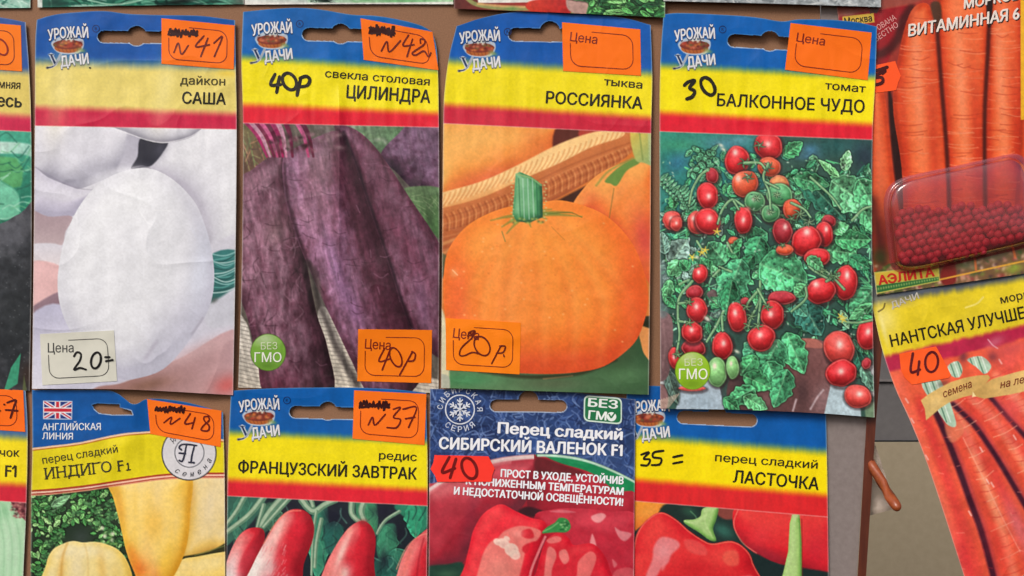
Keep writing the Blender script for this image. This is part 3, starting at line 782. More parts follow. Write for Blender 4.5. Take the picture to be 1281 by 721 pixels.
    # stalks and crowns at the top
    for i, (x0, x1) in enumerate(((312, 336), (318, 340), (325, 345), (331, 349), (338, 352), (345, 356), (352, 360), (362, 368), (376, 388), (382, 394))):
        cv.stroke([(x0 - 6, 150), ((x0 + x1) / 2 - 2, 170), (x1 - 2, 196)], 7.0, [(170, 34, 100), (206, 150, 176), (116, 24, 66), (190, 84, 132), (90, 24, 54)][i % 5], 0.95, 1.0, w1=3.0)
    for i in range(30):
        rs = np.random.RandomState(300 + i); x = 336 + rs.rand() * 56; y = 166 + rs.rand() * 24
        cv.soft(x, y, 4, 2.2, [(44, 26, 32), (120, 74, 88), (70, 34, 44), (150, 112, 122)][i % 4], 0.7, rs.rand() * 180)
    for i in range(12):
        cv.soft(400 + (i * 5) % 30, 160 + (i * 7) % 26, 6, 3, [(150, 140, 140), (88, 70, 76), (190, 180, 178)][i % 3], 0.5, i * 33)
    bm = m1 + m2 + m3; bm = np.clip(bm, 0, 1); gl = cv.C.mean(-1, keepdims=True); k = bm[..., None]
    cv.C = cv.C * (1 - k) + np.clip((gl + (cv.C - gl) * 1.08) * np.array([0.93, 0.84, 0.86]) - 2, 6, 255) * k
    cv.mul(0.14, 3.5, 14, 2); cv.mul(0.24, 4.5, 15, 3, 26, rot=-14); cv.mul(0.12, 24, 19, 2, 60, rot=-14)
    paint_badge(cv, 335.5, 441, 21.5, 22.5, (118, 170, 60))
    ox, oy = 340, 51
    sp = paint_header(cv, (72, 88), (131, 142), (154, 159.5), (12, 98, 176), (242, 226, 18), (224, 30, 52), 4, 302, 549)
    hole = slot(378, 474, 35, 51, 426, 12.5, 41.5, 1.5)
    paint_slot_rim(cv, hole); paint_logo(cv, ox, oy)
    ex = lambda x, y, u, v: 2.4 * np.exp(-(np.abs(x - 424) / 9.0) ** 1.2) * sm(95, 150, y) * (1 - sm(300, 420, y)) + 1.6 * sm(0.14, 0, v) * u ** 2 + 0.8 * np.exp(-((x - 410) / 14) ** 2) * sm(20, 80, y) * (1 - sm(100, 160, y)) - 0.6 * sm(0.9, 1, v) * (1 - u) + 2.4 * sm(0.15, 0.5, v) * (1 - sm(0.72, 0.93, v))
    pk = Packet("purple beetroot seed packet with 40 in black marker on its yellow header", [(304, 15), (340, 11.5), (372, 10), (400, 12), (440, 18.5), (470, 20), (500, 25), (525, 31.5), (541, 40)],
                [(541, 40), (547, 70), (549, 160), (549.5, 330), (548.5, 492)], [(298, 485), (420, 488), (548.5, 492)], [(304, 15), (302, 80), (304, 160), (302.5, 330), (298, 485)], cv, sp,
                make_H(2.4, 1.3, 2.0, 1.0, 5, ex, 0.45), hole)
    logo_text(pk, ox, oy)
    marker(pk, [[(344, 93), (338.5, 106), (351, 106)], [(349.5, 96), (346, 116)], oval(362, 102, 8.5, 10.5, -0.25), [(376, 99), (371.5, 119.5)], [(375, 98), (383, 95.5), (387.5, 100), (384, 107), (374, 109)]])
    text(pk, pk.root, "variety_text", "свекла столовая", (406.5, 96.5), (537, 107), 10.0, (40, 34, 10), 0.014)
    text(pk, pk.root, "title_lettering", "ЦИЛИНДРА", (433.5, 122.5), (537.5, 129), 16.2, (30, 28, 8), 0.026)
    sticker(pk, [(451, 23), (541, 40), (548.5, 88), (455, 75)], [[(477, 64), (484, 52), (487, 65), (501, 51)], [(511, 44), (504, 57), (518, 56)], [(516, 49), (509, 71)], [(526, 54), (526, 49), (531, 50), (530, 56), (516, 66), (520, 69), (530, 64), (536, 71), (539, 66)]], (462, 32, 494, 43))
    sticker(pk, [(448, 412), (540.5, 413), (539.5, 479.5), (447, 477)], [[(481, 436), (474, 452), (488, 449)], [(489, 435), (478, 463)], oval(495, 447, 7, 12, -0.3), [(516, 440), (500, 469)], [(515, 440), (519.5, 443), (517.5, 451), (509, 452)]], None, True, (255, 128, 14), (110, 20, 12), 2.0)
    text(pk, pk.root, "badge_lettering", "БЕЗ", (326.5, 437.5), (347, 437), 9, (214, 224, 190), 0.0, off=0.16)
    text(pk, pk.root, "badge_lettering", "ГМО", (318.5, 453), (352, 453), 12, (236, 238, 226), 0.008, off=0.16)
p_beet()

# ------------------------------------------------------------------ pumpkin
def p_pumpkin():
    cv = Canvas(544, 6, 824, 504, (214, 120, 50))
    m = cv.body([(540, 148), (704, 148), (700, 176), (686, 198), (650, 216), (600, 234), (540, 252)], (220, 106, 44), (238, 150, 66), (246, 184, 96), (-0.5, -0.2, 0.8), 46, tex=0.05, ts=18, seed=4)
    cv.soft(590, 172, 34, 20, (246, 186, 100), 0.6, -10, m); cv.soft(672, 180, 20, 22, (228, 120, 58), 0.6, 0, m); cv.soft(610, 222, 50, 12, (226, 108, 66), 0.65, -18, m)
    cv.poly([(698, 158), (745, 160), (725, 178), (694, 192)], (92, 40, 30), 2.0); cv.grad([(728, 160), (780, 160), (760, 172), (730, 178)], (176, 60, 48), (160, 52, 44), (730, 160), (770, 172), 2)
    # basket: rim and weave
    m = cv.grad([(540, 256), (600, 238), (650, 216), (700, 190), (745, 168), (782, 164), (795, 172), (792, 188), (770, 206), (735, 228), (690, 252), (640, 268), (600, 288), (570, 312), (552, 335), (540, 335)], (206, 122, 66), (172, 88, 46), (660, 210), (680, 262), 1.5)
    for i in range(90):
        t = i / 89; x = 548 + 246 * t; y = 262 - 92 * t ** 0.95 + 6 * math.sin(t * 3.1)
        cv.stroke([(x, y + 10), (x + 3.5, y + 18), (x + 3, y + 30)], 2.0, [(150, 72, 34), (226, 150, 88), (190, 104, 56)][i % 3], 0.5, 1.0, clip=m)
    for j in range(8):
        cv.stroke([(540, 276 + j * 8), (580, 266 + j * 8), (620, 250 + j * 7), (660, 232 + j * 6), (720, 204 + j * 5), (790, 178 + j * 4)], 2.4, [(130, 60, 30), (232, 164, 104)][j % 2], 0.22, 1.2, clip=m)
    m2 = cv.grad([(540, 246), (600, 228), (645, 208), (700, 180), (745, 165), (778, 164), (776, 172), (740, 184), (700, 204), (650, 226), (600, 248), (540, 262)], (248, 204, 136), (222, 150, 84), (600, 228), (606, 252), 1.5)
    for i in range(70):
        x = 546 + i * 3.4; y = 254 - (x - 546) * 0.372
        cv.stroke([(x + 4, y - 8), (x + 1, y), (x - 5, y + 9)], 2.0, [(206, 130, 70), (252, 216, 156)][i % 2], 0.4, 1.0, clip=m2)
    for i, (a, b) in enumerate((((552, 306), (580, 296)), ((553, 318), (578, 306)), ((556, 330), (572, 316)))):
        cv.stroke([a, b], 4, (232, 166, 100), 0.6, 2)
    cv.grad([(545, 318), (560, 322), (556, 345), (545, 348)], (96, 92, 56), (70, 72, 50), (548, 320), (552, 345), 2)
    cv.poly([(640, 272), (690, 254), (736, 232), (722, 252), (708, 262), (680, 266)], (64, 34, 22), 2.0)
    # pumpkin behind, right
    m = cv.body([(716, 262), (730, 236), (752, 216), (782, 204), (830, 200), (830, 360), (806, 346), (780, 300), (745, 274)], (206, 60, 40), (238, 124, 54), (248, 168, 84), (-0.4, -0.5, 0.75), 34, tex=0.05, ts=14, seed=8)
    cv.soft(806, 300, 14, 34, (214, 64, 66), 0.75, -8, m); cv.soft(740, 250, 14, 12, (232, 104, 60), 0.6, -40, m); cv.soft(775, 240, 20, 8, (240, 150, 80), 0.6, -45, m)
    cv.poly([(757, 226), (776, 208), (796, 198), (800, 204), (784, 214), (772, 232), (764, 230)], (92, 140, 62), 1.2, 0.9)
    cv.stroke([(746, 232), (762, 214), (792, 198)], 2.5, (120, 150, 70), 0.6, 1.5); cv.stroke([(768, 236), (764, 262), (762, 275)], 1.3, (120, 110, 50), 0.6, 1)
    cv.grad([(790, 160), (824, 160), (824, 206), (806, 204), (794, 198)], (214, 190, 84), (150, 176, 110), (792, 165), (820, 195), 1.5)
    cv.stroke([(800, 166), (804, 200)], 2, (120, 140, 70), 0.6, 1.2); cv.stroke([(812, 166), (813, 200)], 3, (176, 200, 150), 0.6, 1.5)
    # cloth and shade below
    cv.grad([(540, 420), (600, 450), (720, 460), (790, 420), (830, 390), (830, 510), (540, 510)], (52, 84, 54), (92, 128, 88), (790, 410), (640, 490), 2, smooth=False)
    cv.soft(582, 475, 40, 10, (64, 140, 86), 0.7); cv.soft(690, 480, 40, 8, (92, 100, 74), 0.6); cv.soft(780, 470, 40, 14, (86, 128, 84), 0.7); cv.soft(770, 440, 22, 18, (58, 76, 48), 0.7, -30)
    cv.stroke([(680, 474), (700, 472), (716, 470)], 2.0, (190, 160, 110), 0.7, 1.0)
    cv.poly([(800, 408), (826, 414), (826, 460), (808, 446), (802, 430)], (226, 150, 84), 1.2); cv.poly([(798, 398), (826, 396), (826, 412), (804, 408)], (40, 44, 28), 1.5)
    cv.poly([(546, 395), (556, 395), (562, 470), (546, 470)], (214, 208, 170), 2.0); cv.poly([(546, 470), (560, 470), (563, 480), (560, 496), (546, 496)], (176, 180, 160), 1.5)
    cv.stroke([(600, 464), (650, 471), (690, 471), (730, 466), (770, 450)], 5, (44, 40, 24), 0.7, 2.5)
    # the pumpkin
    P = [(555, 345), (559, 318), (570, 298), (588, 280), (614, 266), (640, 258), (660, 256), (684, 252), (704, 251), (732, 258), (758, 270), (780, 290), (796, 314), (807, 345), (811, 372), (807, 398), (797, 424), (780, 442), (756, 458), (728, 465), (690, 468), (650, 467), (620, 464), (592, 456), (570, 436), (559, 405), (555, 375)]
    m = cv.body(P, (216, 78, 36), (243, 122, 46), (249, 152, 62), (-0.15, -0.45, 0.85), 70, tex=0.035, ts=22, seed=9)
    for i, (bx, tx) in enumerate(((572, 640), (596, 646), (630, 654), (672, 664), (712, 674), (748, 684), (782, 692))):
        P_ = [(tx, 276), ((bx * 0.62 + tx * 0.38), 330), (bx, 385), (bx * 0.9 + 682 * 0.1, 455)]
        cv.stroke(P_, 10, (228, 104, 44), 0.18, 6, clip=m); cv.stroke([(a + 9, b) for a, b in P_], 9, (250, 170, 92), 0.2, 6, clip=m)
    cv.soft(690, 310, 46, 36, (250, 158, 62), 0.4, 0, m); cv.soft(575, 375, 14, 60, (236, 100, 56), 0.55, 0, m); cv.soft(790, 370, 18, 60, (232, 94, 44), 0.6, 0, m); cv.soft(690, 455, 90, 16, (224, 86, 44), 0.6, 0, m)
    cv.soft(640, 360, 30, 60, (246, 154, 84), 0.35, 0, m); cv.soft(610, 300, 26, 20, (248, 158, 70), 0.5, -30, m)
    for i in range(60):
        rs = np.random.RandomState(i + 50); cv.soft(570 + rs.rand() * 225, 275 + rs.rand() * 175, 1.5, 1.2, [(252, 196, 130), (226, 116, 50)][i % 2], 0.5, 0, m)
    cv.soft(568, 342, 5, 6, (232, 170, 110), 0.5, 0, m); cv.stroke([(566, 338), (572, 344)], 1.5, (250, 200, 150), 0.7, 1)
    # calyx and stem
    for q, wdt in (((640, 276), 6), ((628, 284), 4), ((614, 276), 4), ((634, 292), 4), ((664, 284), 5), ((684, 274), 5), ((700, 268), 4), ((716, 266), 3), ((728, 271), 2), ((690, 262), 4)):
        cv.stroke([(658, 270), ((658 + q[0]) / 2, (270 + q[1]) / 2 - 2), q], 6, (120, 138, 58), 0.75, 1.5, w1=1.2)
    cv.stroke([(628, 290), (632, 302)], 1.4, (96, 120, 60), 0.6, 1); cv.stroke([(684, 268), (712, 266), (728, 272)], 1.1, (96, 104, 40), 0.7, 0.8); cv.stroke([(690, 284), (706, 300)], 1.0, (190, 120, 50), 0.6, 1)
    ms = cv.body([(641, 268), (643, 245), (645, 218), (650, 215), (664, 221), (678, 231), (679, 250), (679, 272), (662, 279), (646, 277)], (36, 84, 56), (72, 146, 92), (130, 190, 140), (-0.4, -0.4, 0.8), 12, tex=0.08, ts=5, tsy=14, smooth=False)
    for x in (650, 655, 661, 667, 672): cv.stroke([(x - 1, 224), (x, 250), (x + 1, 274)], 1.6, [(40, 104, 70), (176, 214, 190), (48, 112, 74)][x % 3], 0.6, 0.9, clip=ms)
    cv.stroke([(646, 218), (664, 223), (677, 232)], 2.0, (150, 186, 120), 0.7, 1)
    for i in range(26): cv.soft(640 + (i % 2) * 40 + (i * 3) % 4, 226 + i * 2, 1.4, 1.0, (196, 206, 140), 0.7)
    for i in range(16): cv.soft(640 + i * 2.6, 276 + 3 * math.sin(i), 2, 1.6, [(176, 190, 90), (70, 110, 56)][i % 2], 0.7)
    cv.mul(0.04, 7, 16, 3); cv.mul(0.02, 3, 17, 2)
    ox, oy = 600, 61
    sp = paint_header(cv, (76, 92), (131, 147), (154.5, 167), (16, 90, 176), (242, 224, 24), (206, 38, 62), 4.5, 554, 814)
    hole = slot(636, 738, 35, 51.5, 688, 13, 39.0, 1.2)
    paint_slot_rim(cv, hole); paint_logo(cv, ox, oy)
    ex = lambda x, y, u, v: 1.4 * sm(0.12, 0, v) * (1 - u) ** 2 + 0.4 * np.exp(-((x - 628) / 8) ** 2) * sm(50, 140, y)
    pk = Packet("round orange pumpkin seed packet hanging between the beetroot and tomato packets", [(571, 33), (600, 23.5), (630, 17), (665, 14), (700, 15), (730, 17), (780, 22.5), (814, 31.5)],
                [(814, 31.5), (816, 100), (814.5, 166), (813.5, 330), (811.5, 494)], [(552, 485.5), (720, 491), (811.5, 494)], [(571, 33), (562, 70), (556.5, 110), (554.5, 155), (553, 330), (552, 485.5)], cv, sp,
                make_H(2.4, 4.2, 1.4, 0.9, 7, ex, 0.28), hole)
    logo_text(pk, ox, oy)
    text(pk, pk.root, "variety_text", "тыква", (755.5, 106.5), (803, 111), 9.8, (44, 36, 10), 0.016)
    text(pk, pk.root, "title_lettering", "РОССИЯНКА", (683, 129), (803, 136.5), 15.0, (32, 28, 8), 0.026)
    sticker(pk, [(703, 28), (801, 37), (802, 95), (704.5, 89)], (), None, True, (255, 116, 16), label="blank orange price sticker")
    sticker(pk, [(557.5, 398), (651.5, 404), (650, 468.5), (558, 463)], [[(586, 422), (587.5, 416), (594, 414), (591, 422), (577.5, 435), (575, 444), (581, 445), (591, 441), (600, 443)], [(585, 421), (588, 415), (590, 421), (593, 415)], oval(603, 433, 9.5, 12, -0.25), [(626, 434), (615, 455)], [(625, 433), (632, 433.5), (629, 441), (621, 442)], [(630, 444), (630.5, 446)]], None, True, (255, 132, 12), (104, 26, 8), 2.0)
p_pumpkin()

# ------------------------------------------------------------------ balcony tomatoes
G1, G2, G3, G4 = (70, 150, 98), (52, 124, 84), (96, 174, 118), (44, 102, 82)
def p_tomato():
    cv = Canvas(818, 10, 1104, 532, (54, 86, 76))
    # out of focus ground behind
    cv.grad([(810, 150), (960, 150), (960, 230), (870, 250), (810, 290)], (52, 140, 118), (46, 116, 116), (830, 170), (900, 250), 4)
    cv.soft(848, 205, 16, 14, (52, 116, 152), 0.8, -20); cv.soft(905, 180, 30, 8, (84, 140, 160), 0.75); cv.soft(850, 182, 30, 8, (62, 150, 112), 0.7); cv.soft(860, 225, 20, 16, (40, 130, 120), 0.7)
    cv.soft(925, 175, 14, 5, (100, 160, 170), 0.7); cv.soft(1015, 187, 11, 7, (92, 150, 190), 0.95); cv.soft(1050, 182, 40, 14, (40, 90, 90), 0.8); cv.soft(1082, 196, 16, 20, (44, 58, 72), 0.85); cv.soft(1010, 196, 16, 5, (80, 130, 160), 0.6)
    rs = np.random.RandomState(11)
    # leaf clutter
    def clutter(n, x0, x1, y0, y1, cols, s0=7, s1=15, avoid=None):
        for i in range(n):
            x = x0 + rs.rand() * (x1 - x0); y = y0 + rs.rand() * (y1 - y0); a = rs.rand() * 6.28; L = s0 + rs.rand() * (s1 - s0)
            c = np.array(cols[rs.randint(len(cols))]) * (0.85 + 0.5 * rs.rand())
            if rs.rand() < 0.75: cv.leaf((x - L * math.cos(a), y - L * math.sin(a)), (x + L * math.cos(a), y + L * math.sin(a)), L * (0.3 + 0.3 * rs.rand()), c, rs.randint(9999), 0.14)
            else: cv.stroke([(x, y), (x + 8 * rs.randn(), y + 8 * rs.randn()), (x + 12 * rs.randn(), y + 14 * rs.rand())], 2.2, np.minimum(c * 1.4, 255), 0.85, 0.7, 1.0)
    GG = [G1, G2, G4, (62, 130, 96), (108, 170, 130)]
    clutter(110, 862, 1000, 190, 300, GG, 4, 9); clutter(60, 985, 1090, 205, 300, GG, 7, 15); clutter(90, 826, 900, 245, 400, GG + [(120, 150, 140)], 5, 12)
    clutter(90, 900, 1095, 280, 400, GG + [(48, 80, 70)], 5, 12); clutter(60, 900, 1095, 350, 440, [G4, G2, G1, (46, 70, 66)], 5, 11); clutter(24, 1060, 1095, 360, 500, GG, 4, 9)
    clutter(150, 860, 1092, 200, 425, [G1, G2, G3, (84, 164, 108), (58, 132, 92)], 3.5, 8); clutter(60, 828, 890, 250, 440, [G1, G2, (120, 160, 140), G3], 3, 7)
    # fern-like sprigs left
    for bx, by, tx, ty in ((826, 226, 852, 252), (868, 216, 892, 186), (862, 262, 848, 236)):
        cv.stroke([(bx, by), ((bx + tx) / 2 - 2, (by + ty) / 2 + 2), (tx, ty)], 3.2, (120, 176, 128), 0.9, 0.8, 2)
        for j in range(7):
            t = j / 7; x = bx + (tx - bx) * t; y = by + (ty - by) * t
            for s_ in (-1, 1): cv.leaf((x, y), (x + 7 * s_ + 3, y - 6 * s_ - 3), 2.4, (86, 150, 112), j)
    for i in range(22):
        x = 866 + (i * 9) % 36; y = 184 + (i * 7) % 36
        cv.leaf((x, y), (x + 9 * math.cos(i), y + 6 + 4 * math.sin(i * 2)), 3.2, (78, 146, 108), i + 40)
    # dark gaps
    for x, y, rx, ry in ((905, 395, 14, 22), (925, 420, 12, 14), (1010, 405, 22, 20), (1062, 275, 14, 16), (945, 335, 10, 8), (1075, 350, 14, 12), (1040, 425, 18, 12), (905, 322, 10, 7), (1068, 330, 8, 8), (885, 372, 12, 10), (1030, 330, 10, 6), (990, 408, 16, 10), (1055, 395, 16, 8), (1045, 235, 8, 8)):
        cv.soft(x, y, rx * 0.75, ry * 0.75, (36, 62, 54), 0.55, rs.rand() * 60)
    cv.poly([(888, 372), (897, 382), (890, 376), (884, 368), (893, 362), (899, 371)], (110, 84, 88), 1, 0.9)
    # pots and paper below
    cv.grad([(985, 426), (1000, 424), (1028, 426), (1040, 440), (1045, 470), (1030, 520), (925, 520), (915, 470)], (124, 82, 80), (92, 62, 62), (1010, 430), (960, 500), 1.5)
    cv.poly([(996, 425), (1018, 424), (1029, 431), (1027, 436), (1000, 433)], (176, 108, 96), 1.2)
    cv.soft(1030, 500, 14, 22, (160, 128, 130), 0.7, 20); cv.soft(1004, 490, 8, 16, (70, 50, 52), 0.7); cv.soft(936, 476, 22, 10, (60, 52, 54), 0.9); cv.soft(900, 490, 6, 16, (62, 62, 66), 0.9); cv.soft(960, 500, 12, 10, (140, 104, 104), 0.6)
    for p in ([(1014, 512), (1022, 498), (1030, 488)], [(992, 514), (996, 500)]): cv.stroke(p, 2.2, (216, 200, 204), 0.7, 1.4)
    cv.poly([(850, 470), (898, 474), (906, 512), (908, 530), (838, 530), (848, 505)], (172, 190, 202), 1.2, smooth=False); cv.soft(880, 505, 22, 12, (150, 172, 186), 0.5)
    cv.poly([(818, 460), (839, 462), (836, 482), (818, 480)], (206, 212, 214), 1.2, smooth=False); cv.poly([(1040, 478), (1062, 484), (1076, 505), (1078, 532), (1028, 532)], (186, 208, 216), 1.2, smooth=False)
    cv.poly([(818, 486), (832, 482), (836, 500), (830, 520), (818, 520)], (132, 98, 98), 1.5); cv.leaf((834, 462), (848, 506), 8, (74, 96, 88), 5, 0.03)
    for i in range(8): cv.stroke([(822 + i * 2, 510), (828 + i * 3, 500 - i)], 1.4, (206, 180, 160), 0.7, 0.9)
    cv.grad([(820, 396), (838, 394), (842, 420), (836, 470), (820, 470)], (128, 98, 100), (112, 84, 86), (828, 400), (828, 460), 1.2)
    cv.stroke([(829, 402), (832, 430), (829, 460)], 2.5, (150, 118, 118), 0.5, 1.5)
    cv.poly([(1084, 506), (1098, 506), (1098, 530), (1084, 526)], (112, 140, 110), 1.5); cv.poly([(1086, 462), (1096, 460), (1096, 494), (1088, 490)], (190, 196, 196), 1.5)
    cv.poly([(824, 330), (834, 336), (836, 390), (824, 392)], (108, 128, 128), 3, 0.7)
    # big leaves
    for q in (((1000, 215), (1058, 276), 17, G4), ((992, 222), (1038, 232), 12, (70, 146, 98)), ((1040, 226), (1092, 262), 24, (104, 180, 128)), ((1074, 224), (1098, 270), 16, (88, 168, 116)), ((1056, 214), (1062, 188), 7, (128, 190, 138)), ((1078, 258), (1096, 292), 11, (84, 160, 110)), ((980, 195), (1004, 178), 10, G1),
              ((1050, 222), (1024, 200), 5, (112, 180, 120)), ((1030, 312), (1072, 318), 15, (88, 170, 116)), ((1044, 300), (1090, 300), 13, G1), ((1062, 322), (1088, 336), 9, G2), ((1040, 290), (1062, 282), 8, G3),
              ((838, 330), (860, 300), 15, (126, 158, 146)), ((832, 318), (828, 290), 8, (110, 150, 136)), ((850, 326), (836, 345), 9, G3), ((862, 338), (850, 326), 8, G1),
              ((908, 330), (886, 303), 15, (82, 158, 112)), ((912, 305), (924, 325), 9, G1), ((893, 345), (876, 322), 9, G1), ((898, 348), (891, 332), 6, G3), ((935, 305), (960, 292), 16, (70, 150, 104)), ((952, 296), (938, 332), 15, (62, 138, 96)), ((944, 318), (924, 344), 9, G2),
              ((928, 324), (903, 388), 19, (72, 150, 108)), ((916, 350), (908, 395), 12, G2), ((950, 330), (1010, 354), 27, (82, 172, 118)), ((1008, 356), (994, 372), 9, G3), ((1000, 374), (1028, 420), 19, (52, 112, 98)), ((994, 380), (1010, 396), 8, (74, 140, 116)),
              ((1092, 362), (1064, 396), 16, (74, 148, 104)), ((1092, 380), (1062, 400), 7, G3), ((1052, 388), (1062, 412), 5, (128, 176, 138)), ((1094, 398), (1066, 410), 8, G1),
              ((958, 418), (930, 452), 14, (70, 142, 108)), ((984, 416), (1006, 468), 17, (84, 176, 120)), ((975, 425), (952, 470), 18, (76, 160, 112)), ((946, 445), (926, 470), 11, G1), ((960, 452), (978, 496), 17, (82, 172, 118)), ((985, 462), (968, 510), 14, (70, 150, 104)), ((930, 470), (965, 486), 12, G1), ((945, 486), (908, 506), 12, (84, 174, 118)), ((930, 496), (960, 512), 10, G3), ((905, 498), (925, 514), 8, G1),
              ((1070, 436), (1082, 474), 7, G4), ((1078, 458), (1092, 490), 7, (96, 140, 120)), ((838, 350), (832, 380), 7, G3), ((832, 372), (845, 386), 5, G1)):
        cv.leaf(q[0], q[1], q[2], q[3], int(q[0][0] * 7 + q[1][1]) % 9973)
    def stem(p, w_=3, c=(120, 172, 120)):
        w_ = w_ * 1.15
        cv.stroke(p, w_ + 1.6, (34, 62, 52), 0.6, 1); cv.stroke(p, w_, c, 0.95, 0.7, w_ * 0.7); cv.stroke([(a - 0.5, b - 0.6) for a, b in p], w_ * 0.35, (168, 204, 160), 0.7, 0.6)
    def tom(x, y, rx, ry, hue=0, dk=0, hl=1, rot=0, sp_=None):
        base = [(200, 34, 40), (214, 78, 46), (152, 30, 40), (216, 66, 60), (74, 146, 92), (122, 186, 110), (196, 120, 70)][hue]
        b = np.array(base, float)
        cv.poly(ell(x + 1, y + 1.5, rx + 2.2, ry + 2.2, rot), (46, 30, 32), 2.0, 0.6)
        green = hue in (4, 5)
        E = ell(x, y, rx, ry, rot, 14); E = np.array([x, y]) + (E - [x, y]) * (1 + 0.09 * (rs.rand(14, 1) - 0.5) + 0.05 * np.sin(np.arange(14)[:, None] * 0.9 + x))
        m = cv.body(E, b * (0.5 if not green else 0.55), b, np.minimum(b * 1.1 + 38, 255), (-0.1, -0.45, 0.85), min(rx, ry), tex=0.05, ts=4, seed=int(x) % 13, rim=(214, 120, 112) if not green else (170, 210, 160))
        if hl:
            hx, hy = sp_ or (x - rx * 0.08, y - ry * 0.18); hx += rx * 0.22 * (rs.rand() - 0.5); hy += ry * 0.2 * (rs.rand() - 0.5)
            cv.soft(x + rx * (0.5 - rs.rand()), y + ry * (0.5 - rs.rand()), rx * 0.35, ry * 0.3, np.minimum(b + 34, 255), 0.5, rot, m); cv.soft(x + rx * (0.7 - 1.4 * rs.rand()), y + ry * 0.5, rx * 0.4, ry * 0.3, b * 0.7, 0.5, rot, m)
            cv.soft(hx, hy, rx * 0.34, ry * 0.36, np.minimum(b + 70, 255), 0.75, rot, m); cv.soft(hx, hy, rx * 0.19, ry * 0.22, (255, 226, 214), 0.95, rot, m); cv.soft(x, y + ry * 0.75, rx * 0.8, ry * 0.3, b * 0.6, 0.5, 0, m)
            cv.soft(x + rx * 0.4, y + ry * 0.35, rx * 0.4, ry * 0.3, b * 0.86, 0.4, 0, m)
        return m
    def calyx(x, y, r=7, n=5, a0=0.3, c=(84, 130, 92)):
        cv.soft(x, y, r * 0.7, r * 0.6, (40, 44, 36), 0.75)
        for i in range(n):
            a = a0 + i * 6.283 / n; e = (x + r * math.cos(a), y + r * 0.8 * math.sin(a)); mid = (x + r * 0.55 * math.cos(a + 0.25), y + r * 0.45 * math.sin(a + 0.25))
            cv.stroke([(x, y), mid, e], 2.8, (40, 56, 42), 0.8, 0.7, 1.0); cv.stroke([(x, y), mid, e], 1.5, c, 0.95, 0.6, 0.7)
        cv.soft(x, y, 1.6, 1.4, (150, 176, 130), 0.8)
    # fruit
    tom(891, 220, 8.5, 9.5, 2, hl=0); tom(1037, 277, 9, 8, 2, hl=0); tom(961, 183, 18, 17.5); calyx(950, 182, 8); tom(962, 209, 14, 12.5, 1); calyx(961, 209, 8)
    tom(922, 201, 16, 17.5, 0, sp_=(919, 192)); calyx(931, 204, 8.5); tom(932, 230, 15.5, 17.5, 1, sp_=(925, 222)); calyx(936, 222, 8)
    tom(975, 232, 12, 13, 6, hl=0); tom(975, 244, 16, 15, 4, hl=0); tom(944, 252, 12.5, 13, 4, sp_=(944, 250)); calyx(947, 248, 7, 6, 0, (140, 190, 140)); calyx(972, 244, 6, 6, .5, (140, 190, 140)); tom(964, 267, 11.5, 11.5, 4); calyx(964, 265, 6, 5, 0, (150, 200, 150))
    tom(885, 245, 14, 16.5, 0, sp_=(886, 246)); tom(872, 279, 13, 14, 3, sp_=(869, 274)); tom(885, 277, 16.5, 16, 0, sp_=(887, 272)); tom(841, 276, 12.5, 11.5, 3); tom(846, 280, 8, 9, 3)
    tom(930, 276, 11.5, 17, 0, rot=5, sp_=(929, 277)); cv.soft(935, 262, 3.5, 3, (236, 120, 116), 0.8); tom(918, 303, 7, 7, 1, hl=0); cv.leaf((914, 318), (928, 298), 6, G1, 33)
    tom(991, 262, 12.5, 12, 1, hl=0); tom(979, 290, 13, 15.5, 2, sp_=(983, 284)); tom(1031, 293, 11, 16, 0, sp_=(1033, 288)); tom(1009, 302, 19.5, 18.5, 0, sp_=(1008, 292)); tom(982, 313, 10.5, 7.5, 1, hl=0)
    calyx(1001, 268, 10, 7, 0.2, (120, 160, 120)); calyx(1012, 278, 8, 6, 0.5, (120, 150, 120)); calyx(990, 274, 7, 5); calyx(979, 307, 4)
    tom(1022, 322, 17, 11, 0, hl=0); cv.leaf((1010, 322), (1030, 338), 8, G3, 77)
    tom(876, 343, 9.5, 12, 0, sp_=(874, 340)); calyx(872, 333, 4, 4); tom(869, 366, 10.5, 9.5, 2, hl=0); tom(868, 436, 14.5, 12, 2, hl=0); tom(844, 448, 7.5, 14, 0, rot=-8); tom(872, 388, 13.5, 15.5, 0, sp_=(872, 383)); tom(866, 416, 13.5, 13.5, 0, sp_=(866, 414))
    tom(932, 378, 5.5, 6, 2, hl=0); tom(922, 397, 12.5, 18, 0, rot=-8, sp_=(921, 392)); tom(978, 373, 18, 8.5, 2, hl=0, rot=4); tom(966, 394, 15.5, 17.5, 0, sp_=(964, 392)); tom(952.5, 423, 17.5, 16, 0, sp_=(952, 418)); tom(903.5, 433, 13.5, 16.5, 0, sp_=(904, 430))
    tom(1058, 354, 14.5, 22, 0, sp_=(1060, 345)); tom(1027, 364, 18.5, 16.5, 0, sp_=(1020, 357)); tom(1086, 419, 15, 18.5, 0, rot=15); tom(1049.5, 436, 19.5, 22, 3, sp_=(1050, 430)); tom(1052, 467, 19, 17.5, 0, sp_=(1052, 466)); tom(1073, 496, 18, 14, 3, rot=12, sp_=(1075, 492)); tom(1084, 455, 6, 7, 2, hl=0)
    tom(866, 486, 17, 3.5, 3, hl=0); tom(897, 465.5, 13, 18, 5, sp_=(895, 458)); tom(916.5, 460, 8.5, 14, 5, sp_=(914, 455))
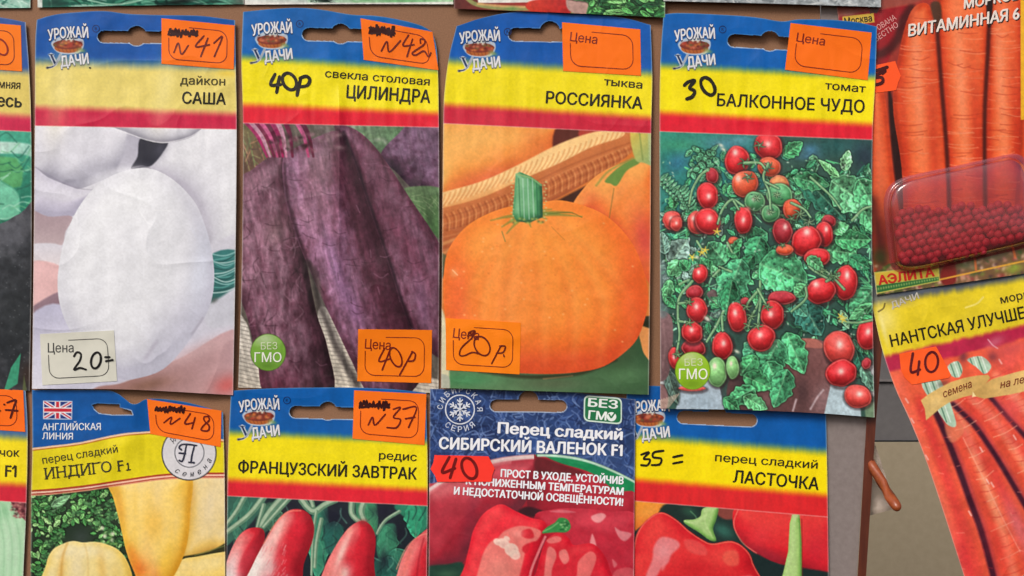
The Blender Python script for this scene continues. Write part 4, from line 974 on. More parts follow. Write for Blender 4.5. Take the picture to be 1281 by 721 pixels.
    for p in ([(961, 205), (955, 222), (962, 240), (964, 262)], [(958, 228), (974, 236)], [(931, 204), (950, 204), (958, 212)], [(1038, 350), (1020, 340), (1012, 334)], [(1056, 362), (1040, 345), (1028, 336)], [(1034, 352), (1050, 342)], [(951, 352), (950, 376), (941, 395), (936, 408)], [(950, 362), (938, 376), (934, 384)], [(952, 370), (948, 408)], [(866, 352), (850, 372), (848, 396), (850, 420), (846, 444)], [(849, 380), (862, 378)], [(850, 402), (862, 404)], [(948, 362), (960, 384)],
              [(905, 390), (896, 408), (884, 428)], [(903, 396), (904, 414)], [(1008, 360), (1008, 374), (990, 390)], [(930, 258), (916, 250), (904, 262), (898, 280)], [(918, 252), (924, 262)], [(1066, 276), (1080, 262), (1094, 258)], [(1014, 222), (1040, 246), (1052, 262)], [(915, 340), (900, 334)], [(900, 338), (892, 346)], [(1050, 402), (1072, 404), (1094, 400)], [(872, 302), (884, 322)], [(850, 356), (862, 350)], [(910, 304), (916, 316)], [(886, 212), (876, 220), (866, 238), (862, 258)], [(990, 254), (1006, 262), (1014, 272)]):
        stem(p, 2.6)
    for x, y in ((936, 408), (948, 408), (960, 384), (934, 384), (862, 378), (862, 404), (848, 444), (1040, 345), (1028, 340), (1046, 346), (940, 396)): calyx(x, y, 6.5, 5, x % 3, (110, 160, 110))
    for x, y in ((897, 290), (882, 313), (878, 316), (1055, 400), (1052, 396), (866, 322)):
        for i in range(5): cv.stroke([(x, y), (x + 5 * math.cos(i * 1.26 + x), y + 4.5 * math.sin(i * 1.26 + x))], 2.0, (226, 206, 82), 0.9, 0.7, 0.8)
    for x, y in ((902, 182), (905, 187), (885, 400), (884, 398), (922, 440), (872, 322)): cv.soft(x, y, 3.5, 2, (222, 228, 206), 0.85, 30)
    # scattered small lights and darks of the foliage
    for i in range(420):
        x = 828 + rs.rand() * 264; y = 200 + rs.rand() * 240
        c = cv.C[min(cv.h - 1, int((y - cv.y0) * cv.R)), min(cv.w - 1, int((x - cv.x0) * cv.R))]
        if c[1] > c[0] * 1.08: cv.soft(x, y, 1.6, 0.9, [(150, 206, 164), (24, 52, 48), (190, 218, 196), (40, 92, 70)][i % 4], 0.75, rs.rand() * 180)
    cv.mul(0.10, 3, 21, 2); cv.mul(0.06, 20, 22, 2)
    paint_badge(cv, 866.5, 464, 21.5, 23, (142, 190, 36))
    ox, oy = 869, 58
    sp = paint_header(cv, (82, 97), (141, 156), (164.5, 175), (8, 96, 178), (246, 228, 14), (226, 32, 52), 4, 825, 1093)
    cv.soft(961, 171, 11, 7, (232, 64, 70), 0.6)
    hole = slot(910, 1012, 43, 59, 963, 12.5, 49, 4.5)
    paint_slot_rim(cv, hole); paint_logo(cv, ox, oy)
    ex = lambda x, y, u, v: 0.8 * sm(0.10, 0, v) * u + 0.3 * np.exp(-((x - 960) / 20) ** 2) * sm(20, 60, y) * (1 - sm(100, 160, y))
    pk = Packet("red cherry tomato seed packet with 30 written in black marker on its yellow header", [(830, 18), (850, 16.5), (890, 18), (925, 20), (950, 22.5), (978, 27), (1000, 24.5), (1040, 25), (1072, 28), (1097, 33.5)],
                [(1097, 33.5), (1095, 100), (1091.5, 175), (1091, 330), (1094, 522.5)], [(826, 511.5), (930, 513), (1030, 517.5), (1094, 522.5)], [(830, 18), (826, 80), (825, 165), (825.5, 330), (826, 511.5)], cv, sp,
                make_H(4.2, 5.6, 1.2, 0.9, 9, ex, 0.28), hole)
    logo_text(pk, ox, oy)
    marker(pk, [[(856, 107), (861, 102.5), (869, 101), (862.5, 110), (869, 114), (866, 121), (859, 124)], oval(885.5, 108, 8, 11, -0.35)], 4.4)
    text(pk, pk.root, "variety_text", "томат", (1032, 111.5), (1082.5, 116), 10.0, (44, 36, 8), 0.014)
    text(pk, pk.root, "title_lettering", "БАЛКОННОЕ ЧУДО", (897, 132.5), (1081, 141), 15.6, (30, 26, 8), 0.022)
    sticker(pk, [(989, 29), (1090.5, 41), (1085.5, 100.5), (982, 87.5)], (), None, True, (255, 114, 16), label="blank orange price sticker")
    text(pk, pk.root, "badge_lettering", "БЕЗ", (856.5, 458), (879, 457.5), 9, (214, 224, 180), 0.0, off=0.16)
    text(pk, pk.root, "badge_lettering", "ГМО", (849.5, 474.5), (885, 474.5), 13, (238, 240, 226), 0.008, off=0.16)
p_tomato()

# ------------------------------------------------------------------ packets cut by the left edge of the view
def p_eggplant():
    cv = Canvas(-150, 10, 46, 500, (52, 120, 104))
    cv.grad([(-160, 150), (50, 150), (50, 290), (-160, 330)], (70, 168, 140), (40, 120, 92), (0, 165), (0, 280), 1, smooth=False)
    rs = np.random.RandomState(4)
    cv.grad([(-160, 180), (20, 178), (44, 192), (44, 200), (10, 192), (-160, 200)], (196, 226, 214), (150, 206, 188), (0, 180), (30, 198), 2)
    cv.poly([(-160, 198), (0, 196), (24, 204), (28, 220), (12, 236), (-160, 240)], (86, 168, 106), 2); cv.poly([(-20, 226), (14, 234), (26, 252), (24, 268), (0, 276), (-60, 280)], (112, 194, 160), 2)
    cv.poly([(28, 226), (46, 214), (46, 268), (26, 272)], (40, 128, 104), 2)
    for i in range(80):
        x = -150 + 195 * rs.rand(); y = 168 + 108 * rs.rand()
        cv.stroke([(x, y), (x + 10, y + 4 * rs.randn()), (x + 22, y + 9 * rs.randn())], 1.8, [(170, 220, 196), (34, 96, 80), (110, 190, 140), (60, 150, 120)][i % 4], 0.55, 1.2)
    m = cv.body([(-160, 330), (-60, 290), (0, 280), (24, 268), (60, 262), (60, 520), (-160, 520)], (26, 28, 34), (48, 51, 56), (92, 94, 100), (-0.2, -0.7, 0.6), 46, tex=0.12, ts=9, seed=3)
    cv.soft(18, 296, 26, 16, (92, 94, 102), 0.6, -20, m); cv.soft(20, 400, 30, 60, (34, 40, 42), 0.5, 0, m); cv.soft(34, 470, 10, 18, (58, 42, 36), 0.8, 0, m)
    for i in range(90): cv.soft(-40 + rs.rand() * 84, 300 + rs.rand() * 180, 0.9, 0.8, (130, 132, 134), 0.35, 0, m)
    cv.poly([(26, 442), (22, 480), (4, 492), (14, 460)], (60, 150, 116), 0.8, smooth=False); cv.poly([(30, 470), (34, 490), (28, 492)], (84, 92, 60), 1, smooth=False)
    cv.mul(0.12, 5, 31, 3)
    sp = paint_header(cv, (82, 90), (135, 146), (156, 165), (48, 88, 160), (230, 208, 110), (206, 40, 80), 4, -150, 38)
    pk = Packet("seed packet cut by the left edge, with green leaves over a black aubergine", [(-148, 14), (-80, 12), (0, 22), (32, 28)], [(32, 28), (36.5, 90), (39, 165), (39.5, 330), (37, 489)], [(-150, 484), (37, 489)], [(-148, 14), (-150, 484)], cv, sp, make_H(2.2, 1.6, 2.0, 0.7, 11), None)
    text(pk, pk.root, "variety_text", "морковь столовая зимняя", (-120, 104), (25, 111.5), 10.5, (50, 42, 16), 0.014)
    text(pk, pk.root, "title_lettering", "СМЕСЬ", (-40, 134), (26.5, 135), 14.5, (40, 36, 14), 0.024) if False else text(pk, pk.root, "title_lettering", "весь", (-14, 132.5), (26.5, 134.5), 15.5, (40, 36, 14), 0.026)
    sticker(pk, [(-66, 24), (26, 32), (27.5, 89.5), (-65, 83)], [oval(1.5, 59, 7.5, 10, -0.3), [(-30, 50), (-36, 64), (-22, 63)], [(-24, 52), (-30, 76)]], None, False, (255, 126, 26), (140, 26, 14), 2.2)
p_eggplant()

def p_green():
    cv = Canvas(-150, 470, 46, 742, (166, 214, 168))
    cv.soft(12, 680, 20, 60, (196, 230, 196), 0.7); cv.soft(0, 640, 16, 10, (130, 190, 140), 0.7)
    for i in range(40): cv.stroke([(-140 + i * 5, 632), (-140 + i * 5 + 10, 680), (-140 + i * 5 + 8, 740)], 2.0, [(200, 232, 198), (140, 196, 148)][i % 2], 0.4, 1.5)
    cv.poly([(14, 626), (40, 628), (40, 655), (30, 650), (22, 640)], (120, 60, 66), 1.2)
    rs = np.random.RandomState(9)
    for i in range(60): cv.soft(14 + rs.rand() * 22, 628 + rs.rand() * 20, 1.8, 1.4, [(190, 130, 120), (60, 24, 30), (160, 80, 90)][i % 3], 0.7)
    sp = paint_header(cv, (538, 549), (598, 607), (618, 629), (70, 110, 160), (244, 222, 30), (214, 40, 60), 4, -150, 34)
    pk = Packet("seed packet cut by the left edge, pale green vegetable under a number 47 sticker", [(-148, 480), (0, 487), (32, 489)], [(32, 489), (34.5, 540), (33, 630), (28, 740)], [(-150, 740), (28, 740)], [(-148, 480), (-150, 740)], cv, sp, make_H(1.8, 2.0, 1.2, 0.5, 12, seam=0.4), None)
    text(pk, pk.root, "variety_text", "кабачок", (-34, 570.5), (24, 571.5), 10.5, (56, 50, 20), 0.014)
    text(pk, pk.root, "title_lettering", "ИСКАНДЕР F1", (-110, 592), (20, 597), 15, (50, 44, 16), 0.018)
    ribbon(pk, pk.root, "numeral_flag", [[(15.5, 586.5), (18.6, 582.8)]], 1.8, (50, 44, 16), 0.2, smooth=False)
    sticker(pk, [(-66, 484), (29, 488.5), (31.5, 540.5), (-64, 534)], [[(9, 504), (14, 502), (20, 501), (17, 510), (13, 523)], [(7, 513), (22, 514)], [(-8, 500), (-16, 514), (0, 514)], [(-3, 504), (-6, 524)], [(5, 506), (5.6, 506.4)]], None, False, (255, 112, 22), (80, 12, 8), 2.6)
p_green()

# ------------------------------------------------------------------ yellow peppers
def p_indigo():
    cv = Canvas(34, 480, 290, 742, (40, 58, 40))
    rs = np.random.RandomState(5)
    cv.soft(100, 670, 12, 10, (74, 82, 84), 0.8); cv.soft(80, 660, 40, 20, (34, 50, 38), 0.8); cv.soft(46, 700, 8, 40, (28, 36, 26), 0.8)
    for i in range(460):
        x = 38 + rs.rand() * 120; y = 612 + rs.rand() * 112
        if 84 < x < 116 and 655 < y < 685: continue
        g = [(64, 132, 64), (50, 108, 54), (104, 166, 92), (46, 96, 50), (132, 184, 112), (58, 124, 62)][rs.randint(6)]
        a = rs.rand() * 6.28; L = 2.5 + 3.5 * rs.rand()
        cv.leaf((x - L * math.cos(a), y - L * math.sin(a)), (x + L * math.cos(a), y + L * math.sin(a)), L * 0.5, g, i, 0.2)
    cv.leaf((64, 634), (88, 620), 5, (110, 156, 112), 3, 0.02); cv.stroke([(66, 640), (80, 630)], 2, (120, 160, 120), 0.6, 1.5)
    for q in ((96, 642), (112, 630), (124, 640), (138, 632), (134, 650), (120, 656), (62, 680), (56, 696), (74, 672), (140, 644)):
        for j in range(14): 
            a = j * 0.45; cv.soft(q[0] + 8 * math.cos(a) * rs.rand(), q[1] + 7 * math.sin(a) * rs.rand(), 1.8, 1.4, [(104, 160, 100), (36, 72, 42), (72, 128, 78)][j % 3], 0.8)
    for x, y in ((128, 661), (131, 671), (141, 668), (140, 676), (129, 680)): cv.soft(x, y, 2.6, 2.6, (214, 224, 190), 0.95, p=1.5)
    for i in range(20): cv.soft(126 + rs.rand() * 20, 662 + rs.rand() * 20, 2, 1.6, [(120, 172, 90), (64, 110, 60)][i % 2], 0.8)
    dk, bs, lt = (170, 124, 50), (226, 182, 92), (234, 214, 160)
    cv.body([(232, 590), (300, 590), (300, 680), (262, 692), (226, 700), (230, 650)], (186, 136, 50), (232, 194, 100), (238, 220, 170), (0.3, -0.4, 0.85), 22, tex=0.05, ts=10, tsy=26, seed=2)
    cv.soft(262, 630, 12, 34, (230, 214, 178), 0.6, 10); cv.soft(238, 625, 5, 20, (216, 160, 80), 0.5, 10)
    cv.poly([(226, 697), (262, 690), (290, 676), (290, 692), (258, 694), (226, 702)], (50, 52, 28), 1.2); cv.stroke([(244, 695), (290, 680)], 1.4, (120, 130, 70), 0.7, 0.9)
    m = cv.body([(206, 742), (222, 704), (250, 696), (284, 690), (300, 690), (300, 750), (206, 750)], (198, 150, 50), (240, 200, 88), (246, 222, 146), (-0.3, -0.5, 0.8), 24, tex=0.05, ts=8, tsy=20, seed=7)
    cv.soft(235, 716, 10, 10, (238, 206, 120), 0.5, 0, m)
    m = cv.body([(135, 598), (180, 588), (237, 590), (238, 640), (235, 676), (228, 700), (218, 720), (204, 738), (178, 738), (168, 716), (158, 690), (150, 655), (142, 624)], (212, 150, 36), (244, 200, 78), (248, 220, 140), (-0.25, -0.4, 0.85), 30, tex=0.06, ts=9, tsy=34, seed=3)
    cv.soft(196, 620, 8, 24, (240, 214, 150), 0.6, 4, m); cv.soft(194, 655, 12, 20, (234, 180, 62), 0.6, 0, m); cv.soft(150, 630, 5, 30, (226, 164, 70), 0.6, -12, m); cv.soft(222, 650, 7, 36, (240, 210, 132), 0.6, 6, m)
    cv.soft(176, 712, 14, 16, (236, 110, 40), 0.8, -20, m); cv.soft(194, 722, 8, 12, (240, 150, 80), 0.6, 0, m); cv.soft(166, 694, 7, 14, (232, 132, 48), 0.6, -20, m); cv.soft(184, 690, 8, 26, (242, 196, 110), 0.5, 0, m)
    m = cv.body([(58, 742), (58, 706), (66, 688), (80, 680), (92, 677), (104, 679), (116, 678), (130, 680), (148, 688), (160, 704), (166, 724), (166, 745)], (206, 160, 56), (240, 210, 108), (242, 228, 176), (-0.2, -0.5, 0.8), 22, tex=0.04, ts=8, tsy=26, seed=5)
    cv.soft(96, 710, 10, 26, (234, 220, 176), 0.8, 0, m); cv.soft(76, 718, 5, 26, (216, 168, 80), 0.6, 6, m); cv.soft(128, 714, 6, 26, (226, 182, 92), 0.6, -6, m); cv.soft(146, 720, 8, 24, (234, 204, 116), 0.6, 0, m)
    cv.stroke([(84, 680), (78, 700), (76, 735)], 2.5, (206, 154, 70), 0.6, 2); cv.stroke([(106, 680), (110, 700), (110, 735)], 2, (222, 190, 116), 0.5, 2)
    cv.mul(0.03, 5, 33, 2)
    # header: blue, stripe, yellow, stripe
    X, Y = cv.X, cv.Y
    def curve(pts):
        p = spline(pts, False, 10); return np.interp(X, p[:, 0], p[:, 1])
    y1 = curve([(34, 563), (60, 560), (100, 555), (140, 546.5), (170, 542.5), (210, 542), (290, 553)]); y2 = curve([(34, 617), (70, 614.5), (110, 610), (150, 604), (200, 597), (240, 595), (290, 594.5)])
    blue = np.array((14, 86, 160)) * (0.9 + 0.2 * noise2(X, Y, 16, 3, 3))[..., None]; yel = np.array((230, 214, 26)) * (0.9 + 0.16 * noise2(X, Y, 22, 5, 3, 40))[..., None]
    def band(y, lo, hi, col):
        k = (sm(-0.7, 0.7, Y - y - lo) * (1 - sm(-0.7, 0.7, Y - y - hi)))[..., None]; cv.C[:] = cv.C * (1 - k) + np.asarray(col) * k
    band(y2, -400, -3.0, yel); band(y2, -3.4, -0.8, (172, 60, 34)); band(y2, -0.8, 1.2, (244, 190, 168)); band(y2, 1.2, 2.8, (178, 54, 48)); band(y2, 2.8, 4.0, (220, 150, 120))
    band(y1, -400, -1.4, blue); band(y1, -1.4, 0.6, (240, 196, 176)); band(y1, 0.6, 2.2, (190, 120, 40))
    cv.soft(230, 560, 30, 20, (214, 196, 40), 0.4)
    # seal
    cv.poly(ell(236.5, 567, 34.5, 34.5, 0, 40), (60, 62, 66), 0.8); cv.poly(ell(236.5, 567, 33, 33, 0, 40), (214, 213, 216), 0.8); cv.poly(ell(237, 566.5, 18.8, 18.8, 0, 36), (96, 98, 104), 0.7); cv.poly(ell(237, 566.5, 17.6, 17.6, 0, 36), (216, 215, 220), 0.7)
    # flag
    F0 = [(54, 501.5), (90.5, 502), (90, 525), (54, 524.5)]
    cv.poly(F0, (226, 222, 226), 0.6, smooth=False); cv.poly([(55, 502.5), (89.5, 503), (89, 524), (55, 523.5)], (30, 58, 130), 0.5, smooth=False)
    fm_ = cv.poly([(55, 502.5), (89.5, 503), (89, 524), (55, 523.5)], (0, 0, 0), 0.4, 0.0, False); k_, d_ = cv.sdf(np.array([(55, 502.5), (89.5, 503), (89, 524), (55, 523.5)])); fm_[k_] = sm(-0.4, 0.4, d_)
    for a, b in (((55, 502.5), (89, 524)), ((89.5, 503), (55, 523.5))): cv.stroke([a, b], 4.4, (226, 224, 230), 1, 0.5, clip=fm_, smooth=False); cv.stroke([a, b], 1.7, (196, 60, 76), 1, 0.5, clip=fm_, smooth=False)
    for a, b in (((72, 502), (72, 525)), ((54, 513), (91, 513.5))): cv.stroke([a, b], 7, (230, 228, 232), 1, 0.5, clip=fm_, smooth=False); cv.stroke([a, b], 4, (200, 44, 62), 1, 0.5, clip=fm_, smooth=False)
    hole = [np.array([(115, 506.5), (121, 505), (140, 505.5), (150, 506), (150, 510), (164, 514), (166, 519), (140, 519), (124, 517), (118, 512)], float)]
    paint_slot_rim(cv, hole)
    p2 = spline([(34, 617), (70, 614.5), (110, 610), (150, 604), (200, 597), (240, 595), (290, 594.5)], False, 10)
    sp = lambda x: np.interp(x, p2[:, 0], p2[:, 1] + 3.5)
    ex = lambda x, y, u, v: 1.2 * np.exp(-((x - 168) / 14) ** 2) * (1 - sm(0.0, 0.45, v)) + 0.8 * sm(0.2, 0, v) * u + 0.7 * np.exp(-((x - 150 + (y - 560) * 0.5) / 16) ** 2) * sm(540, 560, y) * (1 - sm(600, 640, y))
    pk = Packet("yellow sweet pepper seed packet with a small British flag and a round white seal", [(40, 488), (90, 488), (132, 488.5), (146, 492), (156, 499), (164, 505), (172, 505), (180, 500.5), (190, 499), (210, 500), (240, 505), (279, 516)], [(279, 516), (281, 600), (282, 740)], [(38, 740), (282, 740)], [(40, 488), (40.5, 560), (39, 620), (38, 740)], cv, sp, make_H(1.5, 2.0, 1.0, 0.6, 13, ex, 0.25, seam=0.4), hole)
    text(pk, pk.root, "series_lettering", "АНГЛИЙСКАЯ", (53, 538.5), (126, 538), 8.6, (224, 228, 232), 0.018)
    text(pk, pk.root, "series_lettering", "ЛИНИЯ", (53, 549.5), (91, 550), 8.2, (224, 228, 232), 0.018)
    text(pk, pk.root, "variety_text", "перец сладкий", (53.5, 580.5), (147.5, 566), 9.5, (64, 60, 24), 0.006)
    # serif title
    tt = text(pk, pk.root, "title_lettering", "ИНДИГО F", (57, 599.5), (155, 588.5), 13.5, (56, 54, 28), 0.008)
    e = np.array([98, -11.0]); e /= np.hypot(*e); up_ = np.array([e[1], -e[0]])
    V0, _ = glyphs("ИНДИГО F"); gx0, gx1 = V0[:, 0].min(), V0[:, 0].max(); L_ = np.hypot(98, 11.0); ser = []
    for yy in (0.0, CAPH):
        xs = np.sort(V0[np.abs(V0[:, 1] - yy) < 0.012, 0]); grp = np.split(xs, np.where(np.diff(xs) > 0.13)[0] + 1)
        for g_ in grp:
            if len(g_) and g_[-1] - g_[0] < 0.16:
                q = np.array([57, 599.5]) + e * ((g_.mean() - gx0) / (gx1 - gx0) * L_) + up_ * (yy / CAPH * 13.5)
                ser.append([tuple(q - e * 1.9), tuple(q + e * 1.9)])
    ribbon(pk, tt, "serifs", ser, 1.1, (56, 54, 28), 0.17, smooth=False)
    ribbon(pk, tt, "numeral", [[(160, 579.5), (160.6, 588)], [(158.2, 588.3), (163, 587.8)], [(158.6, 581), (160, 579.6)]], 1.6, (56, 54, 28), 0.17, smooth=False)
    ribbon(pk, pk.root, "seal_lettering", [[(227, 563), (224, 560), (227, 556.5), (234, 556), (246, 557.5)], [(233, 557), (231, 568), (228, 577), (224, 576)], [(224, 567), (232, 567.5)], [(243, 558), (240, 570), (239, 578)], [(236, 578.5), (243, 579)]], 2.2, (46, 48, 66), 0.18)
    for i, ch in enumerate("семена"):
        a = math.radians(123 - i * 20.5); r = 29.5; q = np.array([236.5 + r * math.cos(a), 567 + r * math.sin(a)]); d = np.array([math.sin(a), -math.cos(a)])
        text(pk, pk.root, "seal_lettering", ch, q - d * 2.4, q + d * 2.4, 7, (60, 60, 66), 0.006, 0.25)
    for a, ch in ((218, "р"), (226, "у"), (312, "и")):
        a = math.radians(a); r = 24.5; q = np.array([236.5 + r * math.cos(a), 567 + r * math.sin(a)]); d = np.array([-math.sin(a), math.cos(a)])
        text(pk, pk.root, "seal_lettering", ch, q - d * 2.4, q + d * 2.4, 7, (60, 60, 66), 0.006, 0.25)
    sticker(pk, [(184, 499.5), (277, 514), (276, 559.5), (188, 543)], [[(205, 529), (214.5, 522), (213, 531), (225, 523.5)], [(238, 517.5), (231, 530), (242, 529)], [(244, 522.5), (240, 536.6)], [(260, 521), (255, 522), (256, 527), (261.5, 533), (260, 539), (251.5, 538), (255, 532), (261.5, 526), (260.7, 521)]], (195, 508, 230, 515))
p_indigo()

# ------------------------------------------------------------------ radish
def p_radish():
    cv = Canvas(276, 478, 542, 742, (30, 38, 46))
    rs = np.random.RandomState(6)
    for P, c in (([(280, 622), (330, 624), (318, 650), (296, 672), (280, 680)], (58, 112, 92)), ([(392, 640), (410, 636), (408, 700), (396, 721), (388, 690)], (54, 132, 104)), ([(406, 656), (430, 660), (418, 690), (408, 690)], (36, 92, 82)), ([(446, 624), (470, 628), (472, 664), (462, 668), (448, 656)], (64, 140, 100)), ([(494, 632), (540, 630), (534, 660), (520, 668), (508, 650)], (50, 150, 112)), ([(474, 662), (494, 656), (496, 680), (486, 706), (472, 694)], (60, 138, 104)), ([(484, 690), (506, 692), (500, 704), (484, 712)], (50, 120, 96)), ([(470, 700), (500, 706), (496, 740), (466, 740)], (40, 96, 84)), ([(326, 634), (352, 630), (340, 660), (320, 668)], (60, 100, 80))):
        cv.leaf(((P[0][0] + P[1][0]) / 2, P[0][1] - 4), (P[-2][0], P[-2][1] + 6), 12, c, int(P[0][0])); cv.poly(P, c, 1.5, 0.8)
    for i in range(70):
        x = 284 + rs.rand() * 250; y = 628 + rs.rand() * 100; cv.stroke([(x, y), (x + 4 * rs.randn(), y + 8), (x + 8 * rs.randn(), y + 18)], 1.6, [(110, 180, 150), (24, 40, 44), (80, 150, 120), (34, 84, 70)][i % 4], 0.55, 1.2)
    cv.soft(416, 645, 12, 14, (26, 28, 44), 0.9); cv.soft(480, 640, 12, 10, (26, 26, 42), 0.9); cv.soft(500, 664, 8, 12, (26, 28, 40), 0.9); cv.soft(365, 632, 8, 6, (26, 26, 40), 0.9); cv.soft(480, 700, 6, 14, (26, 34, 42), 0.8)
    for p, w_ in (([(306, 622), (296, 640), (284, 656)], 5), ([(330, 622), (312, 644), (284, 666)], 6), ([(352, 624), (338, 640), (326, 658)], 7), ([(362, 624), (344, 644), (330, 660)], 4), ([(330, 632), (326, 646), (322, 660)], 4), ([(378, 626), (386, 636), (394, 640), (406, 632), (420, 626)], 7), ([(388, 622), (392, 634)], 5), ([(440, 628), (440, 642), (446, 650), (452, 654)], 6), ([(456, 626), (452, 640), (456, 652)], 7), ([(500, 640), (484, 650), (476, 660), (472, 668)], 3), ([(402, 650), (396, 680), (394, 710)], 4), ([(396, 640), (392, 670), (390, 720)], 3)):
        cv.stroke(p, w_ * 1.4, (96, 134, 108), 0.95, 0.8, w_); cv.stroke([(a - 0.8, b - 0.8) for a, b in p], w_ * 0.6, (178, 200, 170), 0.8, 1.0)
    def rad(P, rot, seed):
        return cv.body(P, (150, 22, 36), (212, 40, 54), (238, 130, 126), (-0.75, -0.25, 0.6), 22, tex=0.05, ts=6, tsy=16, seed=seed, rot=rot)
    m = rad([(276, 742), (282, 708), (294, 678), (306, 664), (320, 660), (330, 664), (330, 680), (318, 706), (308, 742)], 20, 2)
    cv.soft(290, 706, 9, 22, (246, 206, 204), 0.9, 22, m); cv.soft(286, 728, 15, 20, (240, 226, 224), 1.0, 16, m, 1.4); cv.soft(310, 700, 8, 22, (224, 70, 84), 0.6, 24, m)
    m = rad([(302, 750), (316, 708), (336, 670), (350, 648), (364, 638), (378, 638), (388, 645), (393, 660), (390, 680), (380, 706), (370, 750)], 22, 3)
    m_b = m
    cv.soft(345, 668, 5.5, 30, (250, 208, 196), 0.9, 26, m); cv.soft(330, 688, 11, 20, (244, 196, 194), 0.85, 28, m); cv.soft(374, 664, 10, 22, (218, 36, 56), 0.6, 12, m); cv.soft(328, 706, 10, 14, (226, 160, 160), 0.7, 24, m); cv.soft(316, 714, 13, 26, (236, 224, 214), 1.0, 26, m, 1.3); cv.soft(330, 706, 8, 18, (232, 170, 172), 0.7, 26, m); cv.soft(336, 690, 7, 30, (240, 176, 168), 0.75, 24, m); cv.soft(335, 712, 10, 14, (216, 196, 190), 0.8, 20, m); cv.soft(354, 734, 8, 14, (226, 130, 140), 0.6, 20, m)
    cv.stroke([(330, 680), (344, 656), (360, 641), (376, 639)], 1.8, (240, 130, 110), 0.7, 1)
    m = rad([(398, 750), (404, 716), (416, 690), (430, 668), (442, 656), (454, 652), (464, 658), (470, 674), (468, 700), (464, 750)], 18, 4)
    cv.soft(427, 692, 4.5, 28, (250, 206, 194), 0.9, 22, m); cv.soft(430, 718, 9, 12, (240, 210, 200), 0.95, 20, m); cv.soft(424, 722, 5, 14, (238, 150, 140), 0.7, 20, m); cv.soft(452, 690, 10, 30, (214, 34, 52), 0.6, 10, m); cv.soft(414, 716, 4, 14, (236, 130, 124), 0.6, 22, m)
    for i in range(90):
        x = 300 + rs.rand() * 60; y = 672 + rs.rand() * 50; cv.stroke([(x, y), (x - 2 - 2 * rs.rand(), y + 4 + 3 * rs.rand())], 1.3, [(236, 150, 156), (214, 60, 76), (246, 214, 208)][i % 3], 0.3, 0.8, clip=m_b)
    cv.soft(317, 712, 12, 25, (244, 234, 226), 0.97, 26, m_b, 1.4); cv.soft(334, 716, 7, 12, (236, 176, 178), 0.6, 26, m_b)
    cv.soft(454, 653, 6, 3, (150, 50, 54), 0.8); cv.soft(436, 664, 4, 4, (240, 160, 140), 0.7, 0, m)
    m = rad([(494, 750), (498, 714), (508, 688), (522, 672), (545, 664), (545, 750)], 16, 5)
    cv.soft(510, 700, 3, 24, (232, 110, 100), 0.6, 16, m); cv.stroke([(496, 712), (508, 686), (524, 671), (540, 667)], 1.4, (240, 150, 130), 0.7, 0.9)
    cv.stroke([(530, 674), (524, 700), (520, 735)], 2, (160, 24, 40), 0.6, 1.6)
    cv.mul(0.05, 3, 41, 2); cv.mul(0.06, 12, 42, 2)
    ox, oy = 324, 522
    sp = paint_header(cv, (541, 553), (600, 613), (620.5, 633), (10, 92, 170), (242, 224, 20), (222, 36, 52), 4, 284, 535)
    hole = slot(362, 456, 508, 523, 410, 11.5, 513, 2.0)
    paint_slot_rim(cv, hole); paint_logo(cv, ox, oy)
    pk = Packet("red and white radish seed packet with a number 37 on its orange sticker", [(289, 489), (340, 486), (400, 485), (440, 485), (490, 487), (533, 491.5)], [(533, 491.5), (534, 540), (535, 600), (534, 740)], [(283, 740), (534, 740)], [(289, 489), (285.5, 560), (284, 640), (283, 740)], cv, sp, make_H(2.5, 2.2, 1.0, 0.55, 15, lambda x, y, u, v: 0.5 * sm(0.1, 0, v), 0.15, seam=0.45), hole)
    logo_text(pk, ox, oy)
    text(pk, pk.root, "variety_text", "редис", (474, 574.5), (521, 577), 10.2, (44, 38, 12), 0.014)
    text(pk, pk.root, "title_lettering", "ФРАНЦУЗСКИЙ ЗАВТРАК", (298, 591), (521, 600), 14.8, (30, 28, 10), 0.026)
    sticker(pk, [(443, 488.5), (533.5, 493), (531, 557), (441, 549)], [[(460.6, 532), (466, 522), (469, 532), (482, 518.5)], [(492, 512), (501, 510), (492, 522), (501, 525), (496, 535), (484, 535)], [(504, 512), (521, 510), (511, 535)], [(507, 524), (519, 522)]], (450, 502, 487, 511))
p_radish()

